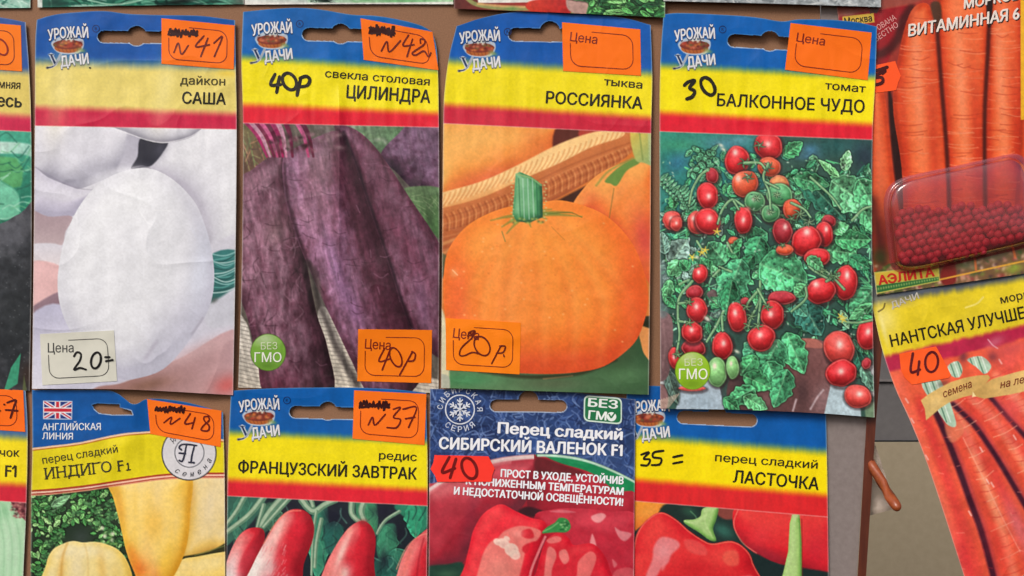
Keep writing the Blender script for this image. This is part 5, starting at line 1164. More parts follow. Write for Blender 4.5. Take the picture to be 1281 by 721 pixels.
# ------------------------------------------------------------------ red peppers, blue packet
def p_siberian():
    cv = Canvas(530, 478, 802, 742, (40, 62, 112))
    rs = np.random.RandomState(8)
    X, Y = cv.X, cv.Y
    cv.C[:] = np.array((42, 66, 116)) * (0.7 + 0.6 * noise2(X, Y, 12, 3, 3))[..., None]
    for i in range(620):
        x = 532 + rs.rand() * 268; y = 482 + rs.rand() * 140; a = rs.rand() * 6.28; L = 6 + 10 * rs.rand()
        cv.stroke([(x, y), (x + L * math.cos(a), y + L * math.sin(a)), (x + 1.6 * L * math.cos(a + 0.7), y + 1.6 * L * math.sin(a + 0.7))], 2.0, [(82, 112, 168), (22, 34, 74), (120, 146, 194), (50, 78, 136), (96, 120, 172), (30, 46, 92)][i % 6], 0.7, 0.9, 0.8)
    cv.soft(765, 590, 30, 30, (70, 98, 150), 0.4)
    # arc with the photo below it
    arc = [(520, 622), (536, 611), (560, 596), (590, 583), (621, 574), (650, 570), (680, 568.5), (705, 570), (728, 574), (750, 581), (771, 590), (785, 597), (810, 610)]
    A = spline(arc, False, 6); below = np.vstack([A, [(812, 760), (515, 760)]])
    m = cv.poly(below, (150, 30, 44), 0.9, 1, False)
    yA = np.interp(X, A[:, 0], A[:, 1]); dd = Y - yA
    def band(lo, hi, col, soft=1.0, x0=-1e9, x1=1e9, a=1.0):
        k = (sm(-soft, soft, dd - lo) * (1 - sm(-soft, soft, dd - hi)) * (X > x0) * (X < x1) * a)[..., None]; cv.C[:] = cv.C * (1 - k) + np.asarray(col) * k
    g = np.clip((X - 672) / 120, 0, 1)
    k = (sm(-1, 1, dd) * (1 - sm(-1.5, 1.5, dd - (2 + 34 * g))) * (X > 670))[..., None]; cv.C[:] = cv.C * (1 - k) + np.array((24, 136, 82)) * k
    cv.body([(530, 615), (545, 604), (580, 590), (620, 578), (672, 574), (670, 600), (655, 632), (640, 645), (610, 660), (586, 690), (576, 706), (530, 708)], (108, 34, 48), (160, 34, 50), (198, 72, 84), (-0.2, -0.5, 0.8), 40, tex=0.05, ts=12, seed=3)
    cv.soft(560, 612, 30, 8, (214, 120, 122), 0.7, -24); cv.soft(640, 586, 26, 6, (206, 90, 100), 0.6, -6); cv.soft(560, 660, 16, 36, (150, 30, 46), 0.5); cv.soft(590, 640, 8, 40, (128, 40, 58), 0.5, 15)
    cv.body([(672, 574), (700, 580), (740, 592), (770, 614), (800, 626), (800, 742), (700, 742), (660, 640)], (96, 26, 38), (152, 28, 44), (184, 44, 60), (0.1, -0.6, 0.75), 46, tex=0.06, ts=12, seed=5)
    cv.poly([(671, 572), (700, 580), (730, 592), (700, 596), (672, 592)], (84, 30, 34), 2.5, 0.8)
    band(0, 5.5, (226, 200, 196), 1.6, x1=668); band(0, 3.0, (190, 222, 200), 1.2, x0=672); band(4, 9, (226, 150, 150), 2.5, x1=640, a=0.5)
    cv.poly([(530, 712), (560, 706), (580, 706), (576, 742), (530, 742)], (30, 62, 50), 2.0); cv.soft(560, 718, 14, 5, (60, 96, 72), 0.8)
    cv.poly([(648, 640), (660, 634), (680, 640), (676, 646), (660, 646)], (54, 22, 30), 2.0)
    cv.body([(668, 648), (690, 638), (720, 636), (760, 640), (800, 650), (800, 745), (700, 745), (680, 700)], (110, 18, 36), (176, 26, 46), (206, 60, 76), (0.1, -0.6, 0.75), 30, tex=0.05, ts=10, seed=7)
    for p, c in (([(688, 640), (704, 638), (720, 641), (704, 642)], (214, 110, 120)), ([(740, 646), (752, 642), (758, 646), (750, 654), (742, 652)], (232, 160, 160)), ([(769, 660), (776, 664), (790, 668), (782, 677), (774, 672)], (224, 140, 144)), ([(741, 668), (746, 684), (738, 683)], (226, 150, 150)), ([(766, 700), (772, 706), (768, 710)], (214, 110, 116)), ([(768, 716), (792, 712), (796, 742), (770, 742)], (206, 84, 92))): cv.poly(p, c, 1.4, 0.85)
    m = cv.body([(575, 745), (582, 706), (588, 680), (592, 664), (602, 646), (614, 636), (628, 631), (646, 640), (664, 648), (680, 652), (684, 664), (676, 690), (668, 716), (664, 745)], (166, 14, 34), (222, 28, 48), (238, 66, 72), (-0.3, -0.5, 0.8), 20, tex=0.04, ts=6, seed=9)
    for p, c in (([(602, 700), (612, 680), (622, 674), (632, 664), (652, 658), (676, 664), (672, 676), (660, 682), (652, 712), (640, 745), (596, 745)], (232, 128, 118)), ([(654, 664), (664, 662), (668, 672), (660, 674), (652, 670)], (206, 34, 48)), ([(654, 684), (662, 680), (660, 692), (654, 690)], (206, 34, 48))): cv.poly(p, c, 1.6, 0.9, clip=m)
    cv.soft(625, 712, 20, 16, (236, 144, 130), 0.7, 0, m); cv.soft(648, 668, 8, 5, (240, 150, 140), 0.7, 0, m)
    for x, y, rx, ry in ((630, 680, 8, 6), (640, 688, 9, 8), (644, 694, 7, 6), (622, 678, 5, 4), (598, 738, 9, 8), (606, 730, 5, 4), (634, 674, 4, 3)): cv.poly(ell(x, y, rx, ry, 30, 12), (238, 206, 190), 1.3, 0.9); cv.soft(x + 2, y + 2, rx * .6, ry * .5, (216, 160, 150), 0.5)
    cv.stroke([(660, 745), (664, 716), (674, 690), (682, 672)], 3, (240, 150, 150), 0.8, 1.2)
    m = cv.body([(668, 745), (672, 712), (680, 682), (690, 670), (702, 667), (712, 674), (718, 682), (740, 680), (754, 692), (762, 710), (764, 745)], (150, 14, 32), (206, 24, 44), (224, 54, 64), (-0.2, -0.5, 0.8), 16, tex=0.05, ts=5, seed=11)
    for p, c in (([(684, 676), (694, 671), (702, 673), (700, 678), (688, 680)], (236, 120, 116)), ([(684, 690), (692, 686), (696, 696), (690, 716), (692, 745), (680, 745)], (234, 124, 118)), ([(700, 690), (708, 688), (712, 700), (706, 706), (700, 698)], (232, 126, 120)), ([(724, 702), (738, 690), (746, 698), (738, 722), (728, 745), (720, 745), (722, 716)], (232, 112, 108))): cv.poly(p, c, 1.4, 0.95, clip=m)
    cv.poly([(678, 667), (684, 660), (694, 654), (700, 648), (710, 650), (714, 660), (708, 666), (696, 666), (684, 667)], (54, 140, 72), 1.0); 
    for i in range(22): cv.soft(700 + 11 * rs.rand(), 652 + 11 * rs.rand(), 1.6, 1.2, [(140, 200, 130), (24, 92, 46)][i % 2], 0.8)
    cv.stroke([(680, 665), (690, 660), (698, 654)], 1.8, (130, 190, 120), 0.7, 1)
    cv.mul(0.04, 3, 43, 2); cv.mul(0.08, 12, 44, 2)
    cv.poly([(731, 494.5), (778, 499.5), (777.5, 531), (730.5, 526.5)], (30, 40, 80), 3, 0.3)
    hole = slot(613, 709, 500, 515, 661, 12.5, 501, 0.6)
    paint_slot_rim(cv, hole)
    sp = lambda x: np.interp(x, A[:, 0], A[:, 1])
    pk = Packet("blue seed packet of sliced red sweet peppers with a snowflake emblem", [(538, 486.5), (620, 488), (700, 489.5), (795, 500)], [(795, 500), (794, 600), (793, 740)], [(536, 740), (793, 740)], [(538, 486.5), (537, 600), (536, 740)], cv, sp, make_H(1.6, 2.4, 0.9, 0.55, 17, lambda x, y, u, v: 0.6 * sm(0.7, 1, u), 0.15, seam=0.4), hole, sharp=0.5)
    WH = (236, 238, 242)
    for args in (("Перец сладкий", (623, 542), (778, 550.5), 13.6), ("СИБИРСКИЙ ВАЛЕНОК F1", (549.5, 561.5), (778, 570.5), 14.5)):
        for i, wd in enumerate(args[0].split(" ") if False else [args[0]]): text(pk, pk.root, "title_lettering", wd, args[1], args[2], args[3], WH, 0.04)
    for args in (("ПРОСТ В УХОДЕ, УСТОЙЧИВ", (626.5, 596.5), (779.5, 606), 9.4), ("К ПОНИЖЕННЫМ ТЕМПЕРАТУРАМ", (583, 606), (779.5, 619.5), 9.2), ("И НЕДОСТАТОЧНОЙ ОСВЕЩЁННОСТИ!", (568, 618.5), (779, 633), 9.4)):
        text(pk, pk.root, "slogan_lettering", args[0], args[1], args[2], args[3], WH, 0.045)
    ribbon(pk, pk.root, "numeral_flag", [[(774.6, 560.2), (776.8, 557.3)]], 1.8, WH, 0.24, smooth=False)
    # snowflake emblem and ring of letters
    cx, cy = 575.4, 512.5; st = []
    for i in range(6):
        a = math.radians(30 + 60 * i); u = np.array([math.cos(a), math.sin(a)]); n = np.array([-u[1], u[0]]); c = np.array([cx, cy])
        st.append([tuple(c), tuple(c + u * 14)])
        for r, l in ((5, 3.4), (9, 4.2)):
            for s_ in (-1, 1): st.append([tuple(c + u * r), tuple(c + u * (r + l * 0.7) + n * s_ * l * 0.75)])
    em = ribbon(pk, pk.root, "snowflake_emblem", st, 1.7, (214, 220, 230), 0.16, smooth=False)
    ribbon(pk, em, "emblem_ring", [oval(cx, cy, 18, 18, 0, 28, 0, 6.35)], 1.5, (214, 220, 230), 0.15)
    for word, a0, da, flip in (("СИБИРСКАЯ", 187, 21.5, 1), ("СЕРИЯ", 128, -19, -1)):
        for i, ch in enumerate(word):
            a = math.radians(a0 + da * i); r = 21.5 if flip > 0 else 28.0; q = np.array([cx + r * math.cos(a), cy + r * math.sin(a)]); d = np.array([-math.sin(a), math.cos(a)]) * flip
            text(pk, em, "ring_lettering", ch, q - d * 2.5, q + d * 2.5, 7.0, (196, 204, 220), 0.02)
    def rr(c, r=4, k=5):
        out = []; c = np.asarray(c, float)
        for i in range(4):
            p, a, b = c[i], c[i - 1], c[(i + 1) % 4]; ua = (a - p) / np.hypot(*(a - p)); ub = (b - p) / np.hypot(*(b - p))
            for t in np.linspace(0, 1, k): out.append((1 - t) ** 2 * (p + ua * r) + 2 * t * (1 - t) * p + t * t * (p + ub * r))
        return np.array(out)
    q = [(730.5, 494.5), (778, 498), (778, 531.5), (730, 527)]
    b0 = patch(pk, pk.root, "badge", rr(q, 7), (206, 228, 214), 0.12, skirt=0.1)
    q2 = [(732.2, 496.3), (776.4, 499.8), (776.4, 529.5), (731.7, 525.2)]
    b1 = patch(pk, b0, "badge_panel", rr(q2, 6), (20, 112, 66), 0.20, skirt=0.06)
    text(pk, b1, "badge_lettering", "БЕЗ", (736, 508.5), (772, 511.5), 10.5, (230, 238, 232), 0.035, off=0.30)
    text(pk, b1, "badge_lettering", "ГМ", (736, 524), (758, 526), 10.5, (230, 238, 232), 0.03, off=0.30)
    patch(pk, b1, "leaf_mark", ell(765, 521.5, 6, 5.8, 0, 20), (230, 238, 232), 0.30, skirt=0.04)
    ribbon(pk, b1, "leaf_mark", [[(762, 518.5), (764.5, 523), (770, 515.5)]], 1.9, (20, 112, 66), 0.36, smooth=False)
    tag_ = [(543.6, 569.5), (611, 571), (615, 579), (619, 586.5), (616, 594), (614.5, 603), (547, 603), (544, 595), (538.5, 587), (542, 579)]
    sti = patch(pk, pk.root, "price_sticker", tag_, (255, 58, 44), 0.5, 0.5, 0.2, skirt=0.3); sti["label"] = "small red price sticker with notched ends"
    ribbon(pk, sti, "handwriting", [[(562, 572), (553, 591), (569, 586)], [(570.5, 574), (563, 598)], oval(587, 586, 9, 13, -0.25, 14)], 3.6, (112, 12, 14), 0.66)
p_siberian()

# ------------------------------------------------------------------ red peppers, yellow header
def p_lastochka():
    cv = Canvas(770, 476, 1048, 742, (30, 50, 48))
    cv.grad([(770, 625), (834, 628), (826, 640), (800, 660), (770, 680)], (236, 150, 50), (222, 112, 44), (800, 630), (810, 660), 1.5)
    cv.soft(812, 640, 16, 8, (240, 166, 70), 0.6, -20)
    cv.poly([(834, 630), (880, 632), (930, 636), (920, 690), (860, 670), (826, 650)], (28, 46, 42), 2)
    cv.soft(862, 640, 10, 6, (44, 84, 66), 0.8, 30); cv.soft(905, 664, 14, 8, (50, 106, 92), 0.9, 30); cv.soft(918, 650, 6, 8, (24, 50, 48), 0.8)
    cv.poly([(900, 634), (926, 636), (920, 648), (908, 650), (898, 644)], (132, 66, 58), 2)
    cv.stroke([(864, 640), (870, 646), (872, 652)], 1.6, (90, 140, 100), 0.7, 1)
    m = cv.body([(924, 632), (980, 630), (1050, 636), (1050, 722), (1010, 715), (975, 706), (944, 692), (926, 674), (917, 656)], (140, 22, 36), (218, 34, 44), (230, 64, 60), (-0.25, -0.45, 0.85), 34, tex=0.04, ts=7, seed=3)
    cv.soft(950, 672, 16, 14, (224, 60, 66), 0.6, 20, m); cv.soft(1020, 690, 16, 26, (196, 36, 54), 0.6, 0, m); cv.soft(960, 694, 26, 8, (166, 40, 56), 0.6, 16, m); cv.stroke([(924, 636), (918, 656), (928, 678), (946, 692)], 1.4, (236, 130, 110), 0.7, 1)
    cv.poly([(940, 694), (975, 706), (1050, 720), (1050, 745), (940, 745)], (28, 44, 44), 2)
    m = cv.body([(786, 745), (792, 690), (798, 665), (812, 648), (828, 641), (846, 650), (862, 664), (880, 676), (892, 680), (915, 677), (932, 686), (942, 704), (944, 745)], (164, 16, 30), (212, 32, 42), (232, 66, 62), (-0.3, -0.5, 0.8), 34, tex=0.05, ts=8, seed=5, rim=(226, 130, 100))
    for p, c, a in (([(818, 684), (828, 672), (846, 676), (850, 684), (840, 694), (836, 704), (828, 710), (820, 722), (808, 722), (816, 700)], (226, 138, 140), 0.85), ([(856, 676), (870, 676), (882, 684), (884, 694), (872, 694), (860, 688)], (228, 94, 88), 0.6), ([(908, 690), (922, 690), (924, 706), (912, 708), (904, 700)], (232, 104, 82), 0.65), ([(928, 722), (940, 720), (942, 730), (926, 730)], (230, 110, 108), 0.6), ([(828, 706), (834, 702), (832, 710), (828, 714)], (232, 140, 140), 0.7)): cv.poly(p, c, 2.2, a, clip=m)
    cv.soft(830, 690, 8, 10, (232, 160, 162), 0.5, 20, m); cv.soft(870, 712, 30, 10, (190, 24, 36), 0.5, 0, m)
    cv.body([(880, 636), (898, 634), (896, 650), (892, 662), (896, 676), (888, 676), (874, 666), (858, 656), (856, 651), (868, 650), (876, 646)], (84, 134, 62), (134, 184, 96), (180, 212, 140), (-0.3, -0.4, 0.85), 7, tex=0.05, ts=5, smooth=True)
    cv.stroke([(884, 640), (882, 654), (890, 670)], 2, (186, 214, 146), 0.6, 1.2)
    m = cv.body([(991, 644), (1000, 643), (1001, 650), (1003, 680), (1003, 742), (972, 742), (980, 716), (986, 690), (988, 655)], (96, 146, 66), (150, 196, 104), (184, 216, 140), (-0.4, -0.2, 0.85), 8, tex=0.04, ts=5, tsy=20, smooth=False)
    cv.soft(995, 646, 5, 2.5, (196, 200, 150), 0.8); cv.stroke([(998, 655), (998, 690), (994, 735)], 2.5, (172, 208, 124), 0.6, 1.5); cv.stroke([(1003, 650), (1004, 740)], 1.5, (110, 40, 30), 0.5, 1)
    cv.soft(1020, 740, 20, 8, (28, 40, 40), 0.8)
    cv.mul(0.045, 3, 45, 2)
    ox, oy = 812, 524
    sp = paint_header(cv, (546, 566), (600, 620), (627, 647), (8, 92, 172), (250, 226, 8), (222, 40, 44), 4.5, 795, 1036)
    # the pepper runs into the red band on the right
    hole = slot(847, 947, 514, 530, 897, 12, 518, 4.0)
    paint_slot_rim(cv, hole); paint_logo(cv, ox, oy)
    pk = Packet("red sweet pepper seed packet with 35 written in black marker on its yellow header", [(784, 482), (860, 484), (940, 486), (1033, 494)], [(1033, 494), (1035, 600), (1037, 740)], [(780, 740), (1037, 740)], [(784, 482), (780, 740)], cv, sp, make_H(0.9, 1.4, 0.8, 0.4, 19, lambda x, y, u, v: 0.0 * x, 0.1, seam=0.5), hole)
    logo_text(pk, ox, oy)
    marker(pk, [[(802, 569), (812, 566), (805, 574), (813, 575), (810, 582), (802, 582)], [(830, 564), (818.5, 566), (817, 572), (827, 574), (825, 581), (815, 582)], [(842, 572), (853.6, 569.6)], [(842, 580), (853.6, 577.7)]], 2.8)
    text(pk, pk.root, "variety_text", "перец сладкий", (894.5, 577), (1022.5, 586.5), 10.2, (44, 38, 8), 0.014)
    text(pk, pk.root, "title_lettering", "ЛАСТОЧКА", (917, 603.5), (1023.5, 613), 15.4, (32, 28, 8), 0.026)
p_lastochka()

# ------------------------------------------------------------------ carrots, two tilted packets on the right
def p_nantes():
    cv = Canvas(1084, 320, 1400, 760, (214, 70, 70))
    rs = np.random.RandomState(12)
    cv.C[:] = np.array((234, 94, 62)) * (0.9 + 0.2 * noise2(cv.X * 0.9 - cv.Y * 0.42, cv.Y * 0.9 + cv.X * 0.42, 8, 4, 3, 40))[..., None]
    g1 = [(1166, 506), (1182, 542), (1200, 588), (1212, 622), (1228, 666), (1241, 714), (1250, 750)]; g2 = [(1192, 506), (1217, 530), (1236, 556), (1254, 584), (1282, 632), (1320, 700)]; g3 = [(1222, 478), (1244, 503), (1264, 526), (1284, 548), (1340, 610)]
    ng = lambda g, dx, dy: [(a + dx, b + dy) for a, b in g]
    for g in (g1, g2, g3):
        cv.stroke(ng(g, -15, 6), 12, (206, 46, 58), 0.45, 9); cv.stroke(ng(g, 12, -4), 12, (214, 62, 54), 0.45, 8); cv.stroke(ng(g, 24, -8), 10, (252, 158, 116), 0.85, 5); cv.stroke(ng(g, 42, -12), 9, (204, 44, 48), 0.4, 8)
    cv.stroke([(1120, 470), (1146, 540), (1176, 630), (1204, 720)], 12, (246, 116, 88), 0.7, 9); cv.stroke([(1150, 500), (1180, 590), (1206, 680), (1220, 740)], 9, (222, 52, 56), 0.5, 7)
    for g, w_ in ((g1, 5.5), (g2, 4.5), (g3, 4)):
        cv.stroke(ng(g, 2, 0), w_ * 2.2, (150, 48, 70), 0.55, 4); cv.stroke(g, w_ * 1.35, (52, 20, 40), 0.9, 2.2)
    for g in (g1, g2, g3):
        G = spline(ng(g, 26, -9), False, 8)
        for k in range(0, len(G) - 1, 2):
            x, y = G[k]; dx = 7 + 8 * rs.rand(); cv.stroke([(x - dx, y + dx * 0.45 + rs.randn()), (x, y + 1.5), (x + dx, y - dx * 0.45 + rs.randn())], 1.4, [(206, 58, 50), (252, 186, 150), (222, 74, 56)][k // 2 % 3], 0.5, 0.9)
    cv.poly([(1182, 534), (1190, 526), (1200, 528), (1206, 540), (1196, 552), (1188, 552)], (222, 128, 92), 2.0, 0.7)
    cv.stroke([(1205, 548), (1226, 590), (1250, 640), (1276, 690)], 1.6, (252, 176, 150), 0.5, 1.2)
    cv.soft(1262, 450, 26, 20, (226, 86, 84), 0.7, -14); cv.soft(1268, 510, 16, 20, (232, 90, 92), 0.6, -20)
    cv.soft(1255, 690, 14, 40, (224, 60, 54), 0.5, -24); cv.soft(1180, 640, 12, 40, (236, 112, 92), 0.5, -20); cv.soft(1205, 700, 10, 40, (214, 40, 62), 0.5, -16); cv.soft(1274, 660, 10, 40, (224, 128, 136), 0.6, -24); cv.soft(1140, 540, 14, 36, (240, 100, 80), 0.5, -22)
    for x, y in ((1133, 499), (1140, 524), (1234, 600), (1240, 604), (1212, 640), (1268, 545), (1226, 560), (1150, 572), (1158, 570), (1262, 470), (1250, 450)): cv.stroke([(x, y), (x + 3, y + 5)], 2.0, (252, 206, 196), 0.7, 1.2)
    for i in range(60): x = 1110 + rs.rand() * 200; y = 470 + rs.rand() * 260; cv.stroke([(x, y), (x + 4 * rs.randn(), y + 2 * rs.randn())], 1.4, [(248, 150, 130), (190, 44, 54)][i % 2], 0.4, 1.0)
    # leaf stubs
    for P in ([(1186, 458), (1198, 452), (1204, 462), (1200, 472), (1190, 470)], [(1210, 450), (1228, 446), (1240, 458), (1232, 468), (1222, 460)], [(1153, 480), (1174, 472), (1196, 528), (1186, 532), (1172, 512)]):
        m = cv.poly(P, (176, 206, 180), 1.0)
        x0, y0 = P[0]
        for j in range(5): cv.stroke([(x0 + j * 5 - 3, y0 - 6), (x0 + j * 5 + 16, y0 + 48)], 1.6, [(222, 238, 224), (74, 120, 96)][j % 2], 0.85, 0.8, clip=m)
    cv.soft(1205, 446, 6, 8, (84, 40, 60), 0.7); cv.soft(1242, 446, 6, 6, (90, 46, 60), 0.7); cv.soft(1180, 480, 8, 4, (84, 60, 60), 0.6, -20)
    m = cv.grad([(1152, 501), (1162, 493), (1176, 485), (1190, 478), (1206, 473), (1222, 470), (1236, 469), (1239, 473), (1230, 484), (1218, 494), (1205, 497), (1190, 502), (1176, 511), (1158.5, 526), (1157, 512)], (222, 186, 112), (206, 166, 94), (1150, 510), (1240, 470), 0.9, smooth=False)
    cv.soft(1170, 505, 12, 8, (230, 198, 130), 0.6, -40, m)
    cv.grad([(1217, 491), (1240, 475), (1270, 466), (1300, 459), (1380, 446), (1380, 476), (1300, 486), (1262, 494), (1231, 499), (1220, 496)], (198, 158, 88), (222, 184, 112), (1220, 495), (1262, 478), 0.9, smooth=False)
    cv.poly([(1217, 490), (1221, 496), (1216, 497)], (240, 220, 160), 0.8, smooth=False)
    cv.mul(0.05, 4, 46, 2); cv.mul(0.06, 16, 47, 2)
    # header
    X, Y = cv.X, cv.Y
    f = lambda a, b: a + (b - a) * (X - 1106) / 175
    yr = f(446, 407); rp = f(468, 425); by = f(379, 349)
    n = (noise2(X, Y, 5, 3, 2, 30) - 0.5) * 4
    yel = np.array((232, 208, 40)) * (0.92 + 0.14 * noise2(X, Y, 18, 6, 3))[..., None]; red = np.array((186, 38, 72)) * (0.86 + 0.26 * noise2(X, Y, 14, 7, 3))[..., None]; blu = np.array((84, 92, 104))
    k2 = sm(-4, 4, Y - yr + n)[..., None]; k1 = sm(-6, 6, Y - by + n)[..., None]
    hdr = blu * (1 - k1) + yel * k1; hdr = hdr * (1 - k2) + red * k2
    k = sm(-3, 3, rp - Y + 8 * (noise2(X, Y, 20, 9, 2) - 0.5))[..., None]; cv.C[:] = cv.C * (1 - k) + hdr * k
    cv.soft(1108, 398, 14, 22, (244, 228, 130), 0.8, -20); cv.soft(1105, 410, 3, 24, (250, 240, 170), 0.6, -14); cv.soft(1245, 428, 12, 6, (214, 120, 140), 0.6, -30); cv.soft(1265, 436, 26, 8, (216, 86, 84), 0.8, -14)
    cv.stroke([(1236, 425), (1242, 432), (1248, 436)], 1.6, (232, 180, 190), 0.7, 1); cv.stroke([(1208, 385), (1222, 380), (1230, 372)], 2, (248, 236, 150), 0.7, 1.2)
    cv.soft(1126, 378, 14, 6, (150, 140, 120), 0.6); cv.stroke([(1099, 390), (1105, 386), (1107, 380)], 1.6, (60, 50, 30), 0.8, 0.9)
    sp = lambda x: 457 + (419 - 457) * (x - 1106) / 175
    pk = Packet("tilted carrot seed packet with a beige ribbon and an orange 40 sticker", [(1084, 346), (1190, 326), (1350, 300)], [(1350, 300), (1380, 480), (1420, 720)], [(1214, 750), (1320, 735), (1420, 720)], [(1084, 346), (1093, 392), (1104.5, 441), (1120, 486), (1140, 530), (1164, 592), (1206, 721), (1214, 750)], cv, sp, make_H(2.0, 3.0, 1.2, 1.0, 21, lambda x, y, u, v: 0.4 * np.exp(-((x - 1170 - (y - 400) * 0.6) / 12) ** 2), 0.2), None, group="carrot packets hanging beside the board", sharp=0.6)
    text(pk, pk.root, "emblem_lettering", "ДАЧИ", (1116, 386), (1150, 373.5), 8, (196, 192, 180), 0.02)
    text(pk, pk.root, "variety_text", "морковь", (1252.5, 380), (1313, 367), 10.2, (48, 40, 8), 0.014)
    text(pk, pk.root, "title_lettering", "НАНТСКАЯ УЛУЧШЕННАЯ", (1115.5, 434), (1330, 388), 15, (34, 30, 8), 0.022)
    text(pk, pk.root, "ribbon_lettering", "семена", (1181, 497.5), (1217, 484), 9.5, (120, 52, 24), 0.012, 0.35)
    text(pk, pk.root, "ribbon_lettering", "на ленте", (1251.5, 486), (1302, 474), 9.5, (120, 52, 24), 0.012, 0.35)
    sti = patch(pk, pk.root, "price_sticker", [(1125, 443), (1148, 438), (1171, 433.5), (1180, 450), (1190, 469.5), (1186.5, 473), (1165, 477), (1141, 481.5), (1132, 473), (1127, 463)], (255, 94, 34), 0.35, 0.5, 0.2, skirt=0.25)
    ribbon(pk, sti, "handwriting", [[(1142, 442), (1139.5, 465), (1151, 462.5)], [(1150, 452), (1148, 469)], oval(1165.4, 453, 8, 12.5, 0.05, 14)], 3.2, (92, 18, 24), 0.52)
p_nantes()

def p_vitamin():
    cv = Canvas(1030, -80, 1372, 384, (150, 50, 40))
    rs = np.random.RandomState(13)
    cv.grad([(1030, -80), (1372, -80), (1372, 40), (1030, 40)], (176, 64, 52), (166, 50, 40), (1100, 0), (1200, 30), 1, smooth=False)
    # dark red corner band and shade
    cv.poly([(1040, 20), (1060, 14), (1100, 12), (1138, 8), (1136, 24), (1118, 60), (1098, 90), (1040, 90)], (150, 26, 34), 2)
    cv.stroke([(1084, 70), (1106, 66), (1122, 50), (1130, 26), (1140, 10)], 11, (58, 22, 20), 0.8, 4); cv.soft(1092, 84, 10, 14, (70, 24, 24), 0.8)
    cv.poly([(1030, 12), (1060, 4), (1120, -4), (1150, -8), (1150, 2), (1100, 12), (1056, 20), (1030, 26)], (152, 72, 60), 2.5)
    cv.soft(1062, 18, 10, 5, (150, 110, 96), 0.7)
    P = dict(dark=(120, 22, 12), base=(216, 74, 34), light=(242, 118, 66), L=(0.05, -0.1, 0.99), tex=0.05)
    cv.grad([(1088, 90), (1112, 120), (1128, 200), (1140, 340), (1088, 350)], (176, 60, 36), (132, 34, 26), (1100, 130), (1115, 300), 2)
    def car(q, sd): return cv.body(q, r=26, ts=16, tsy=5, seed=sd, **P)
    m0 = car([(1086, 108), (1104, 112), (1112, 160), (1118, 220), (1128, 290), (1132, 345), (1088, 345)], 2); cv.soft(1100, 200, 8, 60, (222, 100, 66), 0.5, 0, m0); cv.soft(1105, 300, 20, 50, (96, 24, 22), 0.85, 0, m0)
    cv.poly([(1111, 112), (1118, 130), (1128, 190), (1134, 250), (1132, 290), (1122, 240), (1114, 170)], (44, 20, 18), 2.0)
    ms = [car([(1117, 130), (1126, 60), (1140, 14), (1158, 4), (1168, 20), (1174, 60), (1180, 130), (1186, 200), (1192, 330), (1138, 330), (1128, 210)], 3),
          car([(1172, 34), (1180, -20), (1236, -20), (1236, 60), (1233, 130), (1230, 200), (1232, 330), (1190, 330), (1184, 200), (1177, 110)], 4),
          car([(1242, -20), (1276, -30), (1279, 60), (1279, 120), (1276, 220), (1274, 330), (1236, 330), (1232, 200), (1236, 80)], 5), car([(1280, 130), (1310, 90), (1360, 80), (1372, 330), (1276, 330), (1274, 200)], 6)]
    for i, m in enumerate(ms):
        cx = (1152, 1206, 1256, 1320)[i]
        cv.soft(cx - 4, 100, 7, 95, (246, 150, 106), 0.7, -3, m); cv.soft(cx + 16, 180, 8, 110, (190, 44, 24), 0.6, -3, m); cv.soft(cx - 20, 180, 6, 110, (196, 50, 28), 0.5, -3, m)
        for j in range(60):
            y = 20 + rs.rand() * 300; x = cx - 20 + rs.rand() * 40; L = 6 + 14 * rs.rand()
            cv.stroke([(x - L, y + rs.randn()), (x, y + 1.5), (x + L, y + rs.randn())], 1.2, [(240, 150, 110), (176, 56, 34), (232, 120, 84)][j % 3], 0.5, 1.0, clip=m)
    for p in ([(1172, 34), (1178, 110), (1185, 200), (1190, 320)], [(1240, -30), (1236, 60), (1232, 140), (1232, 220), (1234, 320)]): cv.stroke(p, 5, (66, 20, 14), 0.85, 2.0)
    cv.poly([(1164, 6), (1176, 4), (1178, 30), (1172, 36)], (70, 50, 34), 2, 0.9); cv.poly([(1234, -10), (1242, -10), (1240, 30), (1235, 30)], (30, 20, 18), 1.5, 0.9)
    cv.stroke([(1092, 250), (1100, 300), (1106, 340)], 10, (60, 20, 20), 0.6, 6)
    # yellow frame on the right
    cv.poly([(1276.5, -80), (1283, -80), (1283, 110), (1281, 150), (1277, 150)], (232, 176, 40), 0.9, 1, False); cv.poly([(1283, -80), (1372, -80), (1372, 60), (1290, 90), (1283, 110)], (120, 150, 60), 1, 1, False)
    cv.poly(ell(1300, 216, 23, 22), (244, 150, 96), 1.2)
    # foot of the packet
    cv.grad([(1088, 345), (1112, 330), (1290, 296), (1372, 290), (1372, 384), (1088, 384)], (60, 84, 36), (120, 90, 60), (1095, 345), (1180, 350), 1.5, smooth=False)
    for i in range(300):
        x = 1092 + rs.rand() * 270; y = 380 - (x - 1096) * 0.146 - rs.rand() * 48
        cv.soft(x, y, 3.2, 2.2, [(196, 140, 110), (120, 130, 60), (226, 186, 160), (88, 60, 60), (206, 120, 110), (70, 96, 50), (150, 60, 60)][i % 7], 0.75, rs.rand() * 180)
    cv.soft(1100, 322, 12, 12, (44, 60, 26), 0.8); cv.poly([(1177, 340), (1192, 322), (1196, 352), (1180, 356)], (128, 40, 36), 2); cv.soft(1210, 332, 14, 5, (104, 110, 80), 0.8, -8); cv.soft(1268, 336, 12, 6, (150, 170, 60), 0.8, -10); cv.soft(1246, 320, 20, 6, (110, 110, 84), 0.8, -8)
